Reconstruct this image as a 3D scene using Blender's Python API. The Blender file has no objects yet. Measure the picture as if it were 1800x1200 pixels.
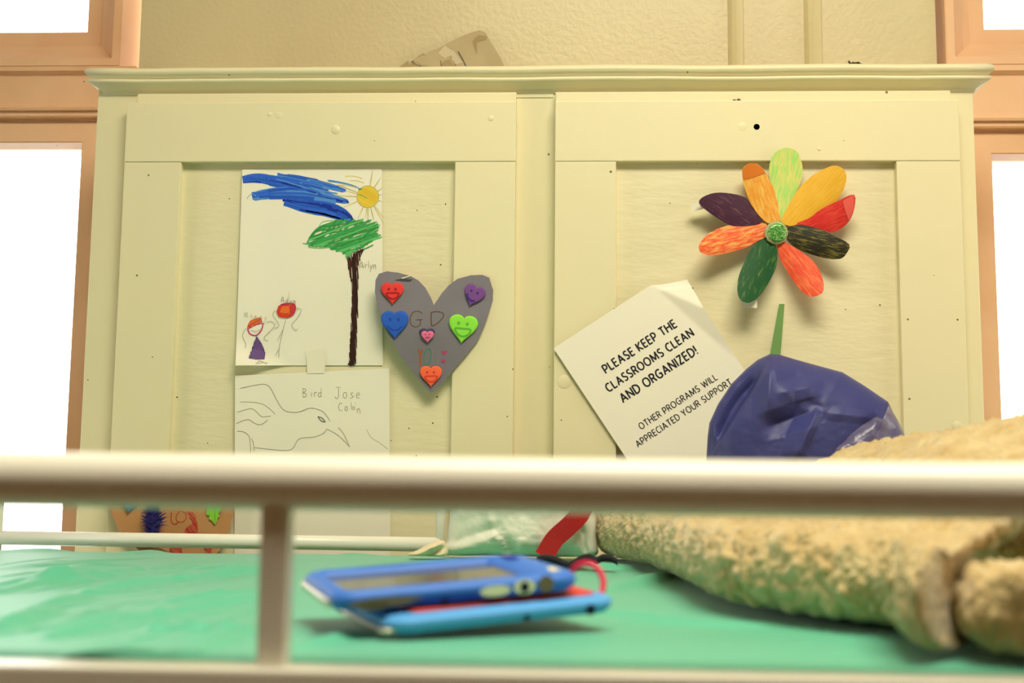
import bpy, bmesh, math, random
from mathutils import Vector, Matrix, noise, geometry
random.seed(7)
sc = bpy.context.scene
PI = math.pi
# ------------------------------------------------------------------ camera
F = 2100.0; YAW = math.radians(2.5); PIT = math.atan(245/2100); ROLL = .010; CZ = 1.34
RM = Matrix.Rotation(YAW, 3, 'Z') @ Matrix.Rotation(PI/2+PIT, 3, 'X') @ Matrix.Rotation(ROLL, 3, 'Z')
cd = bpy.data.cameras.new('camera'); cam = bpy.data.objects.new('camera', cd); sc.collection.objects.link(cam)
cam.matrix_world = Matrix.Translation((0, 0, CZ)) @ RM.to_4x4()
cd.sensor_width = 36; cd.lens = F/1800*36; cd.clip_start = .02
cd.dof.use_dof = True; cd.dof.focus_distance = 1.76; cd.dof.aperture_fstop = 4.7
sc.camera = cam
# ------------------------------------------------------------------ light, exposure
vs = sc.view_settings; vs.view_transform = 'Standard'; vs.look = 'None'; vs.gamma = 1; vs.exposure = 0.12
try: vs.use_curve_mapping = False
except Exception: pass
w = bpy.data.worlds.new('sky'); sc.world = w; w.use_nodes = True
w.node_tree.nodes['Background'].inputs[0].default_value = (1, .985, .93, 1)
w.node_tree.nodes['Background'].inputs[1].default_value = 5.0
def area(name, loc, target, size, sy, power, col):
    l = bpy.data.lights.new(name, 'AREA'); l.shape = 'RECTANGLE'; l.size = size; l.size_y = sy; l.energy = power; l.color = col
    o = bpy.data.objects.new(name, l); sc.collection.objects.link(o); o.location = loc
    o.rotation_euler = (Vector(target)-Vector(loc)).to_track_quat('-Z', 'Y').to_euler(); return o
area('ceiling_lamp_light', (.32, .46, 2.93), (.32, .56, 0), 1.2, .60, 44, (1, .93, .76))
# ------------------------------------------------------------------ helpers
def ray(px, py): return RM @ Vector(((px-900)/F, -(py-600)/F, -1))
def P(px, py, y):
    d = ray(px, py); t = y/d.y; return Vector((d.x*t, y, CZ+d.z*t))
def G(px, py, z):
    d = ray(px, py); t = (z-CZ)/d.z; return Vector((d.x*t, d.y*t, z))
def lin(c): c /= 255; return c/12.92 if c <= .04045 else ((c+.055)/1.055)**2.4
def C(rgb): return tuple(lin(c) for c in rgb)+(1,)
MATS = {}
def mat(name, rgb, rough=.6, spec=.3, bump=None, var=None, metal=0, spots=None, sheen=0, coat=0, trans=0):
    """bump=(scale,strength,detail[,stretch]); var=(rgb2,scale,lo,hi); spots=(rgb,scale,thr)"""
    if name in MATS: return MATS[name]
    m = bpy.data.materials.new(name); m.use_nodes = True; MATS[name] = m
    nt = m.node_tree; N = nt.nodes; L = nt.links; b = N['Principled BSDF']
    b.inputs['Roughness'].default_value = rough; b.inputs['Specular IOR Level'].default_value = spec
    b.inputs['Metallic'].default_value = metal; b.inputs['Base Color'].default_value = C(rgb)
    if sheen: b.inputs['Sheen Weight'].default_value = sheen
    if coat: b.inputs['Coat Weight'].default_value = coat; b.inputs['Coat Roughness'].default_value = .15
    tc = N.new('ShaderNodeTexCoord'); out = None
    if var:
        n = N.new('ShaderNodeTexNoise'); n.inputs['Scale'].default_value = var[1]; n.inputs['Detail'].default_value = 5
        L.new(tc.outputs['Object'], n.inputs['Vector'])
        r = N.new('ShaderNodeMapRange'); r.inputs[1].default_value = var[2]; r.inputs[2].default_value = var[3]
        L.new(n.outputs[0], r.inputs[0])
        x = N.new('ShaderNodeMix'); x.data_type = 'RGBA'; x.inputs[6].default_value = C(rgb); x.inputs[7].default_value = C(var[0])
        L.new(r.outputs[0], x.inputs[0]); out = x.outputs[2]
    if spots:
        v = N.new('ShaderNodeTexVoronoi'); v.inputs['Scale'].default_value = spots[1]; L.new(tc.outputs['Object'], v.inputs['Vector'])
        n2 = N.new('ShaderNodeTexNoise'); n2.inputs['Scale'].default_value = 9; L.new(tc.outputs['Object'], n2.inputs['Vector'])
        s = N.new('ShaderNodeMath'); s.operation = 'MULTIPLY'; L.new(n2.outputs[0], s.inputs[0]); s.inputs[1].default_value = spots[2]
        k = N.new('ShaderNodeMath'); k.operation = 'LESS_THAN'; L.new(v.outputs['Distance'], k.inputs[0]); L.new(s.outputs[0], k.inputs[1])
        x = N.new('ShaderNodeMix'); x.data_type = 'RGBA'; x.inputs[7].default_value = C(spots[0])
        if out: L.new(out, x.inputs[6])
        else: x.inputs[6].default_value = C(rgb)
        L.new(k.outputs[0], x.inputs[0]); out = x.outputs[2]
    if out: L.new(out, b.inputs['Base Color'])
    if bump:
        n = N.new('ShaderNodeTexNoise'); n.inputs['Scale'].default_value = bump[0]; n.inputs['Detail'].default_value = bump[2]
        if len(bump) > 3:
            mp = N.new('ShaderNodeMapping'); mp.inputs['Scale'].default_value = bump[3]
            L.new(tc.outputs['Object'], mp.inputs[0]); L.new(mp.outputs[0], n.inputs['Vector'])
        else: L.new(tc.outputs['Object'], n.inputs['Vector'])
        bp = N.new('ShaderNodeBump'); bp.inputs['Strength'].default_value = bump[1]; bp.inputs['Distance'].default_value = .004
        L.new(n.outputs[0], bp.inputs['Height']); L.new(bp.outputs[0], b.inputs['Normal'])
    return m
def crayon(name, a, bcol, ang, sx=260, sz=22, lo=.42, hi=.58):
    """waxy strokes: noise stretched along the stroke direction ang (in the x-z plane)"""
    m = bpy.data.materials.new(name); m.use_nodes = True; nt = m.node_tree; N = nt.nodes; L = nt.links; b = N['Principled BSDF']
    b.inputs['Roughness'].default_value = .6; b.inputs['Specular IOR Level'].default_value = .25
    tc = N.new('ShaderNodeTexCoord'); mp = N.new('ShaderNodeMapping'); mp.vector_type = 'TEXTURE'
    mp.inputs['Rotation'].default_value = (0, -ang, 0); L.new(tc.outputs['Object'], mp.inputs[0])
    mp2 = N.new('ShaderNodeMapping'); mp2.inputs['Scale'].default_value = (sz, 1, sx); L.new(mp.outputs[0], mp2.inputs[0])
    n = N.new('ShaderNodeTexNoise'); n.inputs['Scale'].default_value = 1.0; n.inputs['Detail'].default_value = 4; n.inputs['Roughness'].default_value = .7
    L.new(mp2.outputs[0], n.inputs['Vector'])
    r = N.new('ShaderNodeMapRange'); r.inputs[1].default_value = lo; r.inputs[2].default_value = hi; L.new(n.outputs[0], r.inputs[0])
    x = N.new('ShaderNodeMix'); x.data_type = 'RGBA'; x.inputs[6].default_value = C(a); x.inputs[7].default_value = C(bcol)
    L.new(r.outputs[0], x.inputs[0]); L.new(x.outputs[2], b.inputs['Base Color']); return m

def empty(name, loc, label=None, cat=None, group=None, kind=None, parent=None):
    o = bpy.data.objects.new(name, None); sc.collection.objects.link(o); o.location = loc
    o.empty_display_size = .05
    if parent: o.parent = parent
    tag(o, label, cat, group, kind); return o
def tag(o, label=None, cat=None, group=None, kind=None):
    if cat and not kind: kind = 'thing'
    for k, v in (('label', label), ('category', cat), ('group', group), ('kind', kind)):
        if v: o[k] = v
    return o
def obj(name, bm, mats, parent=None, smooth=False, label=None):
    """link a bmesh (world coordinates) as one object; origin moves to its parent or its own centre"""
    me = bpy.data.meshes.new(name)
    org = Vector((0, 0, 0)); q = parent
    if parent:
        while q: org += q.location; q = q.parent
    else:
        vs_ = [v.co for v in bm.verts]
        org = Vector([(min(v[i] for v in vs_)+max(v[i] for v in vs_))/2 for i in range(3)])
    bmesh.ops.translate(bm, verts=bm.verts, vec=-org)
    bm.to_mesh(me); bm.free()
    for m in (mats if isinstance(mats, (list, tuple)) else [mats]): me.materials.append(m)
    if smooth:
        for p in me.polygons: p.use_smooth = True
    o = bpy.data.objects.new(name, me); sc.collection.objects.link(o)
    if parent: o.parent = parent
    else: o.location = org
    if label: o['label'] = label
    return o
def box(bm, x0, x1, y0, y1, z0, z1, bev=0, mi=0, rot=None):
    r = bmesh.ops.create_cube(bm, size=1); vs_ = r['verts']
    bmesh.ops.scale(bm, verts=vs_, vec=(x1-x0, y1-y0, z1-z0))
    if rot: bmesh.ops.rotate(bm, verts=vs_, cent=(0, 0, 0), matrix=rot)
    bmesh.ops.translate(bm, verts=vs_, vec=((x0+x1)/2, (y0+y1)/2, (z0+z1)/2))
    fs = set(f for v in vs_ for f in v.link_faces)
    for f in fs: f.material_index = mi
    if bev:
        es = list(set(e for v in vs_ for e in v.link_edges))
        r = bmesh.ops.bevel(bm, geom=es, offset=bev, segments=2, affect='EDGES', profile=.6)
        for f in r['faces']: f.material_index = mi
def catmull(pts, n=6, closed=False):
    pts = [Vector(p) for p in pts]; out = []; m = len(pts)
    rng = range(m if closed else m-1)
    for i in rng:
        g = (lambda k: pts[k % m]) if closed else (lambda k: pts[max(0, min(m-1, k))])
        p0, p1, p2, p3 = g(i-1), g(i), g(i+1), g(i+2)
        for k in range(n):
            t = k/n
            out.append(.5*((2*p1)+(p2-p0)*t+(2*p0-5*p1+4*p2-p3)*t*t+(3*p1-p0-3*p2+p3)*t**3))
    if not closed: out.append(pts[-1])
    return out
def tube(bm, pts, r, seg=16, mi=0, caps=True, flat=1.0):
    pts = [Vector(p) for p in pts]; rings = []; up = None
    for i, p in enumerate(pts):
        t = (pts[min(i+1, len(pts)-1)]-pts[max(i-1, 0)]).normalized()
        if up is None:
            up = Vector((0, 0, 1)) if abs(t.z) < .9 else Vector((0, 1, 0))
        a = t.cross(up).normalized(); up = a.cross(t).normalized()
        rr = r[i] if isinstance(r, (list, tuple)) else r
        rings.append([bm.verts.new(p+a*math.cos(2*PI*k/seg)*rr+up*math.sin(2*PI*k/seg)*rr*flat) for k in range(seg)])
    for A, B in zip(rings, rings[1:]):
        for k in range(seg):
            f = bm.faces.new((A[k], A[(k+1) % seg], B[(k+1) % seg], B[k])); f.material_index = mi; f.smooth = True
    if caps:
        for R_ in (rings[0][::-1], rings[-1]):
            f = bm.faces.new(R_); f.material_index = mi
def arcpath(pts, rad, n=6):
    """polyline with rounded corners"""
    pts = [Vector(p) for p in pts]; out = [pts[0]]
    for i in range(1, len(pts)-1):
        a, b, c = pts[i-1], pts[i], pts[i+1]; u = (a-b).normalized(); v = (c-b).normalized()
        for k in range(n+1):
            t = k/n; out.append((b+u*rad)*(1-t)**2+b*2*t*(1-t)+(b+v*rad)*t*t)
    return out+[pts[-1]]
def fbm(p, s, o=3): return noise.fractal(Vector(p)*s, 1.0, 2.0, o)

# ------------------------------------------------------------------ flat drawings on paper
class Sheet:
    """a sheet of paper and everything drawn on it, in one mesh; coordinates are plan points mapped to a real surface"""
    def __init__(s, surf): s.bm = bmesh.new(); s.surf = surf; s.mats = []; s.base = .00012
    def mi(s, m):
        if m not in s.mats: s.mats.append(m)
        return s.mats.index(m)
    def lift(s): return s.base+random.random()*.0003
    def grid(s, a, b, c, d, n, m, material):
        """quad a(top left) b(top right) c(bottom right) d(bottom left)"""
        a, b, c, d = map(Vector, (a, b, c, d)); k = s.mi(material); V = []
        for j in range(m+1):
            row = []
            for i in range(n+1):
                u, v = i/n, j/m; p = (a*(1-u)+b*u)*(1-v)+(d*(1-u)+c*u)*v
                row.append(s.bm.verts.new(s.surf(p.x, p.y, 0)))
            V.append(row)
        for j in range(m):
            for i in range(n):
                f = s.bm.faces.new((V[j][i], V[j+1][i], V[j+1][i+1], V[j][i+1])); f.material_index = k; f.smooth = True
    def star(s, pts, cen, rings, material, lift=0, thick=0, dome=0):
        k = s.mi(material); cx, cy = cen; R_ = []
        for j in range(1, rings+1):
            t = j/rings
            R_.append([s.bm.verts.new(s.surf(cx+(x-cx)*t, cy+(y-cy)*t, lift+thick+dome*(1-t**4))) for x, y in pts])
        if thick:
            R_.append([s.bm.verts.new(s.surf(x, y, lift)) for x, y in pts])
        c0 = s.bm.verts.new(s.surf(cx, cy, lift+thick+dome)); n = len(pts)
        def face(vs_):
            f = s.bm.faces.new(vs_); f.material_index = k; f.smooth = True
        for i in range(n): face((c0, R_[0][i], R_[0][(i+1) % n]))
        for A, B in zip(R_, R_[1:]):
            for i in range(n): face((A[i], B[i], B[(i+1) % n], A[(i+1) % n]))
    def poly(s, pts, material, lift=None):
        k = s.mi(material); l = s.lift() if lift is None else lift
        if lift is None: s.base += .00025
        v3 = [Vector((x, y, 0)) for x, y in pts]
        vv = [s.bm.verts.new(s.surf(x, y, l)) for x, y in pts]
        for t in geometry.tessellate_polygon([v3]):
            try: f = s.bm.faces.new([vv[i] for i in t]); f.material_index = k
            except ValueError: pass
    def disc(s, x, y, rx, material, ry=None, n=18, lift=None, jit=0):
        ry = ry or rx
        s.poly([(x+rx*math.cos(2*PI*i/n)*(1+random.uniform(-jit, jit)), y+ry*math.sin(2*PI*i/n)*(1+random.uniform(-jit, jit))) for i in range(n)], material, lift)
    def line(s, pts, wd, material, smooth=True, lift=None, sub=5, taper=True):
        pts = [Vector((p[0], p[1])) for p in pts]
        if smooth and len(pts) > 2: pts = [p for p in catmull(pts, sub)]
        elif len(pts) == 2:
            a, b = pts; n = max(2, int((b-a).length/14)); pts = [a.lerp(b, i/n) for i in range(n+1)]
        k = s.mi(material); l = s.lift() if lift is None else lift; prev = None; n = len(pts)
        for i, p in enumerate(pts):
            t = pts[min(i+1, n-1)]-pts[max(i-1, 0)]
            if t.length < 1e-6: continue
            t.normalize(); q = Vector((-t.y, t.x)); h = wd/2*(.6 if taper and i in (0, n-1) else 1)
            cur = (s.bm.verts.new(s.surf(p.x+q.x*h, p.y+q.y*h, l)), s.bm.verts.new(s.surf(p.x-q.x*h, p.y-q.y*h, l)))
            if prev:
                f = s.bm.faces.new((prev[0], prev[1], cur[1], cur[0])); f.material_index = k
            prev = cur
    def scribble(s, poly, ang, gap, wd, mats, jit=3, over=2, keep=.96):
        d = Vector((math.cos(ang), math.sin(ang))); q = Vector((-d.y, d.x))
        pts = [Vector(p) for p in poly]; qs = [p.dot(q) for p in pts]; v = min(qs)+gap*.4
        while v < max(qs):
            vv = v+random.uniform(-gap, gap)*.25; hits = []
            for a, b in zip(pts, pts[1:]+pts[:1]):
                qa, qb = a.dot(q)-vv, b.dot(q)-vv
                if (qa < 0) != (qb < 0): hits.append(a.lerp(b, qa/(qa-qb)).dot(d))
            hits.sort()
            for h0, h1 in zip(hits[::2], hits[1::2]):
                if h1-h0 < 1.5 or random.random() > keep: continue
                a0 = h0+random.uniform(-over, jit); a1 = h1+random.uniform(-jit, over)
                if a1-a0 < 1: continue
                m = (a0+a1)/2; bow = random.uniform(-1, 1)*gap*.7
                s.line([d*a0+q*vv, d*m+q*(vv+bow), d*a1+q*(vv+random.uniform(-1, 1)*gap*.6)], wd*random.uniform(.7, 1.2), random.choice(mats))
            v += gap
    def text(s, body, p0, p1, material, wd=.16):
        """sans capitals built from strokes between two baseline points"""
        x = 0; run = []
        for ch in body:
            w_, st = CAPS[ch]
            run += [([(x+a*w_, c_) for a, c_ in pl], sm) for pl, sm in st]; x += w_+.28
        x -= .28; a, b = Vector(p0), Vector(p1); k = (b-a).length/x; d = (b-a).normalized(); q = Vector((d.y, -d.x))
        for pl, sm in run:
            pts = [a+d*(px*k)+q*(py*k) for px, py in pl]
            if sm: s.line(pts, wd*k, material, True, .0002+random.random()*.0002, 6, False)
            else:
                for u, v in zip(pts, pts[1:]):
                    e = (v-u).normalized()*wd*k*.18; s.line([u-e, v+e], wd*k, material, False, .0002+random.random()*.0002, 5, False)
    def done(s, name, parent=None, label=None): return obj(name, s.bm, s.mats, parent, False, label)

_O = [(.5, 1), (.2, .92), (.03, .7), (0, .5), (.03, .3), (.2, .08), (.5, 0), (.8, .08), (.97, .3), (1, .5), (.97, .7), (.8, .92), (.5, 1)]
CAPS = {' ': (.16, []), 'A': (.66, [([(0, 0), (.5, 1), (1, 0)], 0), ([(.2, .33), (.8, .33)], 0)]), 'C': (.58, [([(1, .9), (.7, 1), (.3, .93), (.05, .68), (.02, .4), (.2, .1), (.6, 0), (1, .09)], 1)]),
 'D': (.62, [([(0, 0), (0, 1)], 0), ([(0, 1), (.45, .99), (.85, .82), (1, .5), (.85, .18), (.45, .01), (0, 0)], 1)]), 'E': (.42, [([(1, 1), (0, 1), (0, 0), (1, 0)], 0), ([(0, .52), (.9, .52)], 0)]),
 'G': (.64, [([(.95, .9), (.65, 1), (.28, .93), (.04, .68), (.02, .38), (.2, .09), (.58, 0), (.95, .09)], 1), ([(.95, .09), (.95, .48), (.6, .48)], 0)]), 'H': (.60, [([(0, 0), (0, 1)], 0), ([(1, 0), (1, 1)], 0), ([(0, .53), (1, .53)], 0)]),
 'I': (.02, [([(.5, 0), (.5, 1)], 0)]), 'K': (.50, [([(0, 0), (0, 1)], 0), ([(1, 1), (.05, .5), (1, 0)], 0)]), 'L': (.40, [([(0, 1), (0, 0), (1, 0)], 0)]), 'M': (.84, [([(.02, 0), (.08, 1), (.5, .1), (.92, 1), (.98, 0)], 0)]),
 'N': (.62, [([(0, 0), (0, 1), (1, 0), (1, 1)], 0)]), 'O': (.72, [(_O, 1)]), 'P': (.48, [([(0, 0), (0, 1)], 0), ([(0, 1), (.55, 1), (.95, .87), (1, .7), (.9, .5), (.5, .41), (0, .41)], 1)]),
 'R': (.50, [([(0, 0), (0, 1)], 0), ([(0, 1), (.5, 1), (.88, .88), (.93, .73), (.8, .55), (.45, .47), (0, .47)], 1), ([(.45, .47), (.7, .36), (1, 0)], 0)]),
 'S': (.46, [([(.92, .92), (.6, 1), (.2, .95), (.05, .77), (.2, .58), (.55, .48), (.9, .36), (.97, .18), (.75, .02), (.35, 0), (.02, .08)], 1)]), 'T': (.54, [([(0, 1), (1, 1)], 0), ([(.5, 0), (.5, 1)], 0)]),
 'U': (.58, [([(0, 1), (0, .4), (.12, .1), (.5, 0), (.88, .1), (1, .4), (1, 1)], 1)]), 'W': (.98, [([(0, 1), (.25, 0), (.5, .92), (.75, 0), (1, 1)], 0)]), 'Y': (.56, [([(0, 1), (.5, .45), (1, 1)], 0), ([(.5, .45), (.5, 0)], 0)]),
 'Z': (.48, [([(0, 1), (1, 1), (0, 0), (1, 0)], 0)]), '!': (.02, [([(.5, .33), (.5, 1)], 0), ([(.5, 0), (.5, .05)], 0)]), '.': (.02, [([(.5, 0), (.5, .06)], 0)])}
GL = {'A': [[(0, 1), (.35, 0), (.75, 1)], [(.15, .65), (.62, .62)]], 'r': [[(.1, .45), (.12, 1)], [(.1, .65), (.3, .48), (.5, .5)]],
      'l': [[(.15, -.15), (.2, 1)]], 'y': [[(.05, .5), (.25, .85)], [(.55, .45), (.3, .9), (.05, 1.5)]], 'd': [[(.5, .55), (.2, .55), (.1, .85), (.35, 1), (.5, .8)], [(.5, 0), (.55, 1)]],
      'n': [[(.1, .5), (.12, 1)], [(.1, .65), (.35, .45), (.5, .6), (.55, 1.05)]], 'B': [[(.1, .05), (.12, 1)], [(.05, .05), (.5, .15), (.45, .4), (.12, .5), (.55, .65), (.5, .95), (.05, 1)]],
      'i': [[(.2, .45), (.2, 1)], [(.2, .15), (.21, .2)]], 'J': [[(.1, -.05), (.8, -.05)], [(.5, 0), (.48, .8), (.25, 1.05), (.02, .85)]],
      'o': [[(.5, .5), (.2, .45), (.05, .75), (.25, 1), (.5, .85), (.5, .5)]], 's': [[(.5, .5), (.2, .5), (.25, .72), (.5, .85), (.2, 1), (.05, .95)]],
      'e': [[(.1, .75), (.5, .68), (.35, .48), (.08, .65), (.15, .98), (.5, .95)]], 'C': [[(.7, .1), (.3, 0), (.05, .5), (.25, .95), (.7, .9)]],
      'M': [[(0, 1), (.15, 0), (.4, .7), (.65, 0), (.8, 1)]], 'm': [[(.05, .5), (.07, 1)], [(.07, .65), (.25, .48), (.35, 1)], [(.35, .65), (.55, .48), (.65, 1)]], "'": [[(.1, .2), (.2, 0)]]}
def hand(sh, txt, x, y, h, adv, material, wd=.9, slope=0):
    for ch in txt:
        if ch in GL:
            for st in GL[ch]: sh.line([(x+a*h*.75, y+b*h+a*slope) for a, b in st], wd, material)
        x += adv[ch] if isinstance(adv, dict) else adv; y += slope
def heart(cx, cy, wd, ht, rot=0, n=40):
    out = []
    for i in range(n):
        t = 2*PI*i/n; x = math.sin(t)**3*.5
        y = -(13*math.cos(t)-4*math.cos(2*t)-1.4*math.cos(3*t)-.4*math.cos(4*t)+2.7)/26.6
        x *= wd; y *= ht; c, s = math.cos(rot), math.sin(rot); out.append((cx+x*c-y*s, cy+x*s+y*c))
    return out

# ------------------------------------------------------------------ materials
PAINT = dict(rough=.42, spec=.35)
m_cab = mat('cream_paint', (226, 218, 177), bump=(26, .16, 8), var=((230, 220, 176), 3, .35, .65), spots=((120, 100, 70), 26, .075), **PAINT)
m_panel = mat('cream_paint_panel', (228, 219, 178), bump=(60, .30, 6, (.35, 1, 1)), spots=((110, 92, 62), 34, .085), **PAINT)
m_wall = mat('plaster_paint', (216, 202, 154), rough=.38, spec=.4, bump=(110, .25, 5), var=((206, 190, 146), 2.2, .4, .65))
m_trim = mat('peach_trim_paint', (240, 196, 152), rough=.5, spec=.3, bump=(18, .22, 8), var=((226, 176, 130), 4, .45, .75), spots=((110, 70, 45), 22, .05))
m_floor = mat('floor_boards', (112, 78, 48), rough=.5, bump=(6, .2, 6, (1, 12, 1)))
m_ceil = mat('ceiling_paint', (232, 226, 205), rough=.8)
m_dim = mat('room_wall_paint', (150, 124, 92), rough=.8, bump=(50, .1, 4))
m_rail = mat('white_enamel', (238, 234, 216), rough=.33, spec=.45)
m_sheet = mat('mint_cotton', (82, 182, 146), rough=.52, spec=.5, sheen=.3, bump=(420, .12, 3))
m_paper = mat('drawing_paper', (236, 231, 208), rough=.8, spec=.15, bump=(12, .12, 3))
m_white = mat('sign_paper', (238, 232, 210), rough=.75, spec=.15, bump=(8, .1, 2))
m_ink = mat('black_toner', (32, 28, 40), rough=.6)
m_pencil = mat('pencil', (150, 146, 122), rough=.7)
m_pencil2 = mat('faint_pencil', (186, 180, 152), rough=.7)
m_pencil3 = mat('dark_pencil', (78, 78, 78), rough=.6)
m_tape = mat('clear_tape', (236, 230, 205), rough=.25, spec=.5)
def flatm(n, rgb, r=.65): return mat(n, rgb, rough=r, spec=.2)
BL = [flatm('crayon_blue', (38, 86, 190)), flatm('crayon_navy', (22, 50, 150)), flatm('crayon_light_blue', (80, 140, 210)), flatm('crayon_mid_blue', (46, 100, 205))]
GR = [flatm('crayon_green', (62, 160, 82)), flatm('crayon_light_green', (98, 190, 104)), flatm('crayon_deep_green', (52, 140, 66))]
BR = [flatm('crayon_brown', (66, 34, 22)), flatm('crayon_dark_brown', (50, 26, 18)), flatm('crayon_red_brown', (96, 52, 28))]
YE = [flatm('crayon_yellow', (238, 206, 72)), flatm('crayon_deep_yellow', (228, 192, 56))]
m_olive = flatm('olive_pencil', (176, 160, 70))
m_gold = flatm('yellow_pencil', (222, 202, 110))
m_red = flatm('marker_red', (212, 62, 40)); m_orange = flatm('marker_orange', (232, 112, 46)); m_mag = flatm('marker_magenta', (190, 52, 110)); m_purp = flatm('crayon_purple', (104, 76, 128))
m_purp2 = flatm('crayon_dark_purple', (74, 52, 110))
m_slate = mat('grey_craft_paper', (128, 122, 128), rough=.6, spec=.3, bump=(9, .25, 3), var=((116, 112, 118), 6, .4, .6))

# ------------------------------------------------------------------ room
YD, YF, YW = 1.75, 1.772, 1.99
XL, XR = P(172, 165, YF).x, P(1719, 400, YF).x
ZC = P(950, 115, YF-.012).z              # cornice top
wxl, wxr = P(247, 50, YW).x, P(1645, 50, YW).x
X0, X1, Y0, ZT = -2.3, 2.3, -2.6, 3.0
OLX, ORX = wxl-.80, wxr+.80             # outer edges of the two window openings
zsill, ztop = .75, 2.72
def struct(name, bm, m): return tag(obj(name, bm, m), kind='structure')
b = bmesh.new()
for x0, x1, z0, z1 in ((X0, OLX, 0, ZT), (wxl, wxr, 0, ZT), (ORX, X1, 0, ZT), (OLX, wxl, 0, zsill), (OLX, wxl, ztop, ZT), (wxr, ORX, 0, zsill), (wxr, ORX, ztop, ZT)):
    box(b, x0, x1, YW, YW+.16, z0, z1)
struct('wall_back', b, m_wall)
SY0, SY1, SZ0, SZ1 = .55, 1.45, .95, 2.3
for nm, xa, xb in (('wall_left', X0-.1, X0), ('wall_right', X1, X1+.1)):
    b = bmesh.new()
    for q in ((Y0, SY0, 0, ZT), (SY1, YW+.16, 0, ZT), (SY0, SY1, 0, SZ0), (SY0, SY1, SZ1, ZT)): box(b, xa, xb, *q)
    struct(nm, b, m_dim)
for nm, a in (('wall_front', (X0-.1, X1+.1, Y0-.1, Y0, 0, ZT)),):
    b = bmesh.new(); box(b, *a); struct(nm, b, m_dim)
b = bmesh.new(); box(b, X0-.1, X1+.1, Y0-.1, YW+.16, -.1, 0); struct('floor', b, m_floor)
b = bmesh.new(); box(b, X0-.1, X1+.1, Y0-.1, YW+.16, ZT, ZT+.1); struct('ceiling', b, m_ceil)
# vertical battens on the wall
n = 0
for px in ((1279, 1306), (1413, 1443)):
    n += 1; b = bmesh.new(); xa, xb = P(px[0], 50, YW).x, P(px[1], 50, YW).x
    prof = [(xa, YW+.0), (xa+.002, YW-.004), (xa+.006, YW-.010), ((xa+xb)/2, YW-.014), (xb-.007, YW-.012), (xb-.002, YW-.011), (xb, YW-.008), (xb, YW)]
    lo = [b.verts.new((x, y, .1)) for x, y in prof]; hi = [b.verts.new((x, y, ZT)) for x, y in prof]
    for i in range(len(prof)-1): b.faces.new((lo[i], lo[i+1], hi[i+1], hi[i]))
    b.faces.new((lo[-1], lo[0], hi[0], hi[-1])); b.faces.new(lo[::-1]); b.faces.new(hi)
    tag(obj('trim_%d' % n, b, m_wall), kind='structure')
# windows: profile swept round a rectangle
m_glass = bpy.data.materials.new('window_glass'); m_glass.use_nodes = True
nt = m_glass.node_tree; nt.nodes.remove(nt.nodes['Principled BSDF'])
tr = nt.nodes.new('ShaderNodeBsdfTransparent'); gl = nt.nodes.new('ShaderNodeBsdfGlossy'); gl.inputs['Roughness'].default_value = .02
fr = nt.nodes.new('ShaderNodeFresnel'); mx = nt.nodes.new('ShaderNodeMixShader')
nt.links.new(fr.outputs[0], mx.inputs[0]); nt.links.new(tr.outputs[0], mx.inputs[1]); nt.links.new(gl.outputs[0], mx.inputs[2]); nt.links.new(mx.outputs[0], nt.nodes['Material Output'].inputs[0])
def window(n, x0, x1, z0, z1, prof, y_pane):
    e = empty('window_%d' % n, ((x0+x1)/2, YW, z0), kind='structure')
    b = bmesh.new(); rings = []
    for d, y in prof:
        rings.append([b.verts.new(c) for c in ((x0+d, y, z0+d), (x1-d, y, z0+d), (x1-d, y, z1-d), (x0+d, y, z1-d))])
    for A, B in zip(rings, rings[1:]+rings[:1]):
        for k in range(4): b.faces.new((A[k], A[(k+1) % 4], B[(k+1) % 4], B[k]))
    bmesh.ops.recalc_face_normals(b, faces=b.faces)
    bmesh.ops.bevel(b, geom=[e_ for e_ in b.edges if e_.calc_length() > .2], offset=.0015, segments=2, affect='EDGES')
    obj('window_frame', b, m_trim, e)
    d = prof[-1][0]-.004 if len(prof) < 5 else max(p[0] for p in prof)-.004
    b = bmesh.new(); box(b, x0+d, x1-d, y_pane, y_pane+.004, z0+d, z1-d); obj('pane', b, m_glass, e)
    return e
for n, xa, s_ in ((5, X0, 1), (6, X1, -1)):  # unseen side windows, added to bring fill daylight onto trim and sheet
    e = empty('window_%d' % n, (xa, (SY0+SY1)/2, SZ0), kind='structure'); b = bmesh.new(); f = .05
    for q in ((SY0, SY1, SZ0, SZ0+f), (SY0, SY1, SZ1-f, SZ1), (SY0, SY0+f, SZ0+f, SZ1-f), (SY1-f, SY1, SZ0+f, SZ1-f), ((SY0+SY1)/2-.015, (SY0+SY1)/2+.015, SZ0+f, SZ1-f)):
        box(b, min(xa-.07*s_, xa+.0*s_), max(xa-.07*s_, xa+.0*s_), *q, .002)
    obj('window_frame', b, m_trim, e)
    b = bmesh.new(); box(b, xa-.04*s_-.002, xa-.04*s_+.002, SY0+.04, SY1-.04, SZ0+.04, SZ1-.04); obj('pane', b, m_glass, e)
zu0 = P(60, 121, YW).z; zl1 = P(60, 196, YW).z
pu = [(0, YW+.10), (0, YW-.012), (.015, YW-.012), (.016, YW+.006), (.046, YW+.040), (.058, YW+.046), (.059, YW+.054), (.088, YW+.054), (.090, YW+.085), (.090, YW+.10)]
pl = [(0, YW+.10), (0, YW-.002), (.010, YW-.002), (.011, YW+.018), (.015, YW+.018), (.016, YW+.012), (.052, YW+.012), (.055, YW+.05), (.055, YW+.10)]
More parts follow.
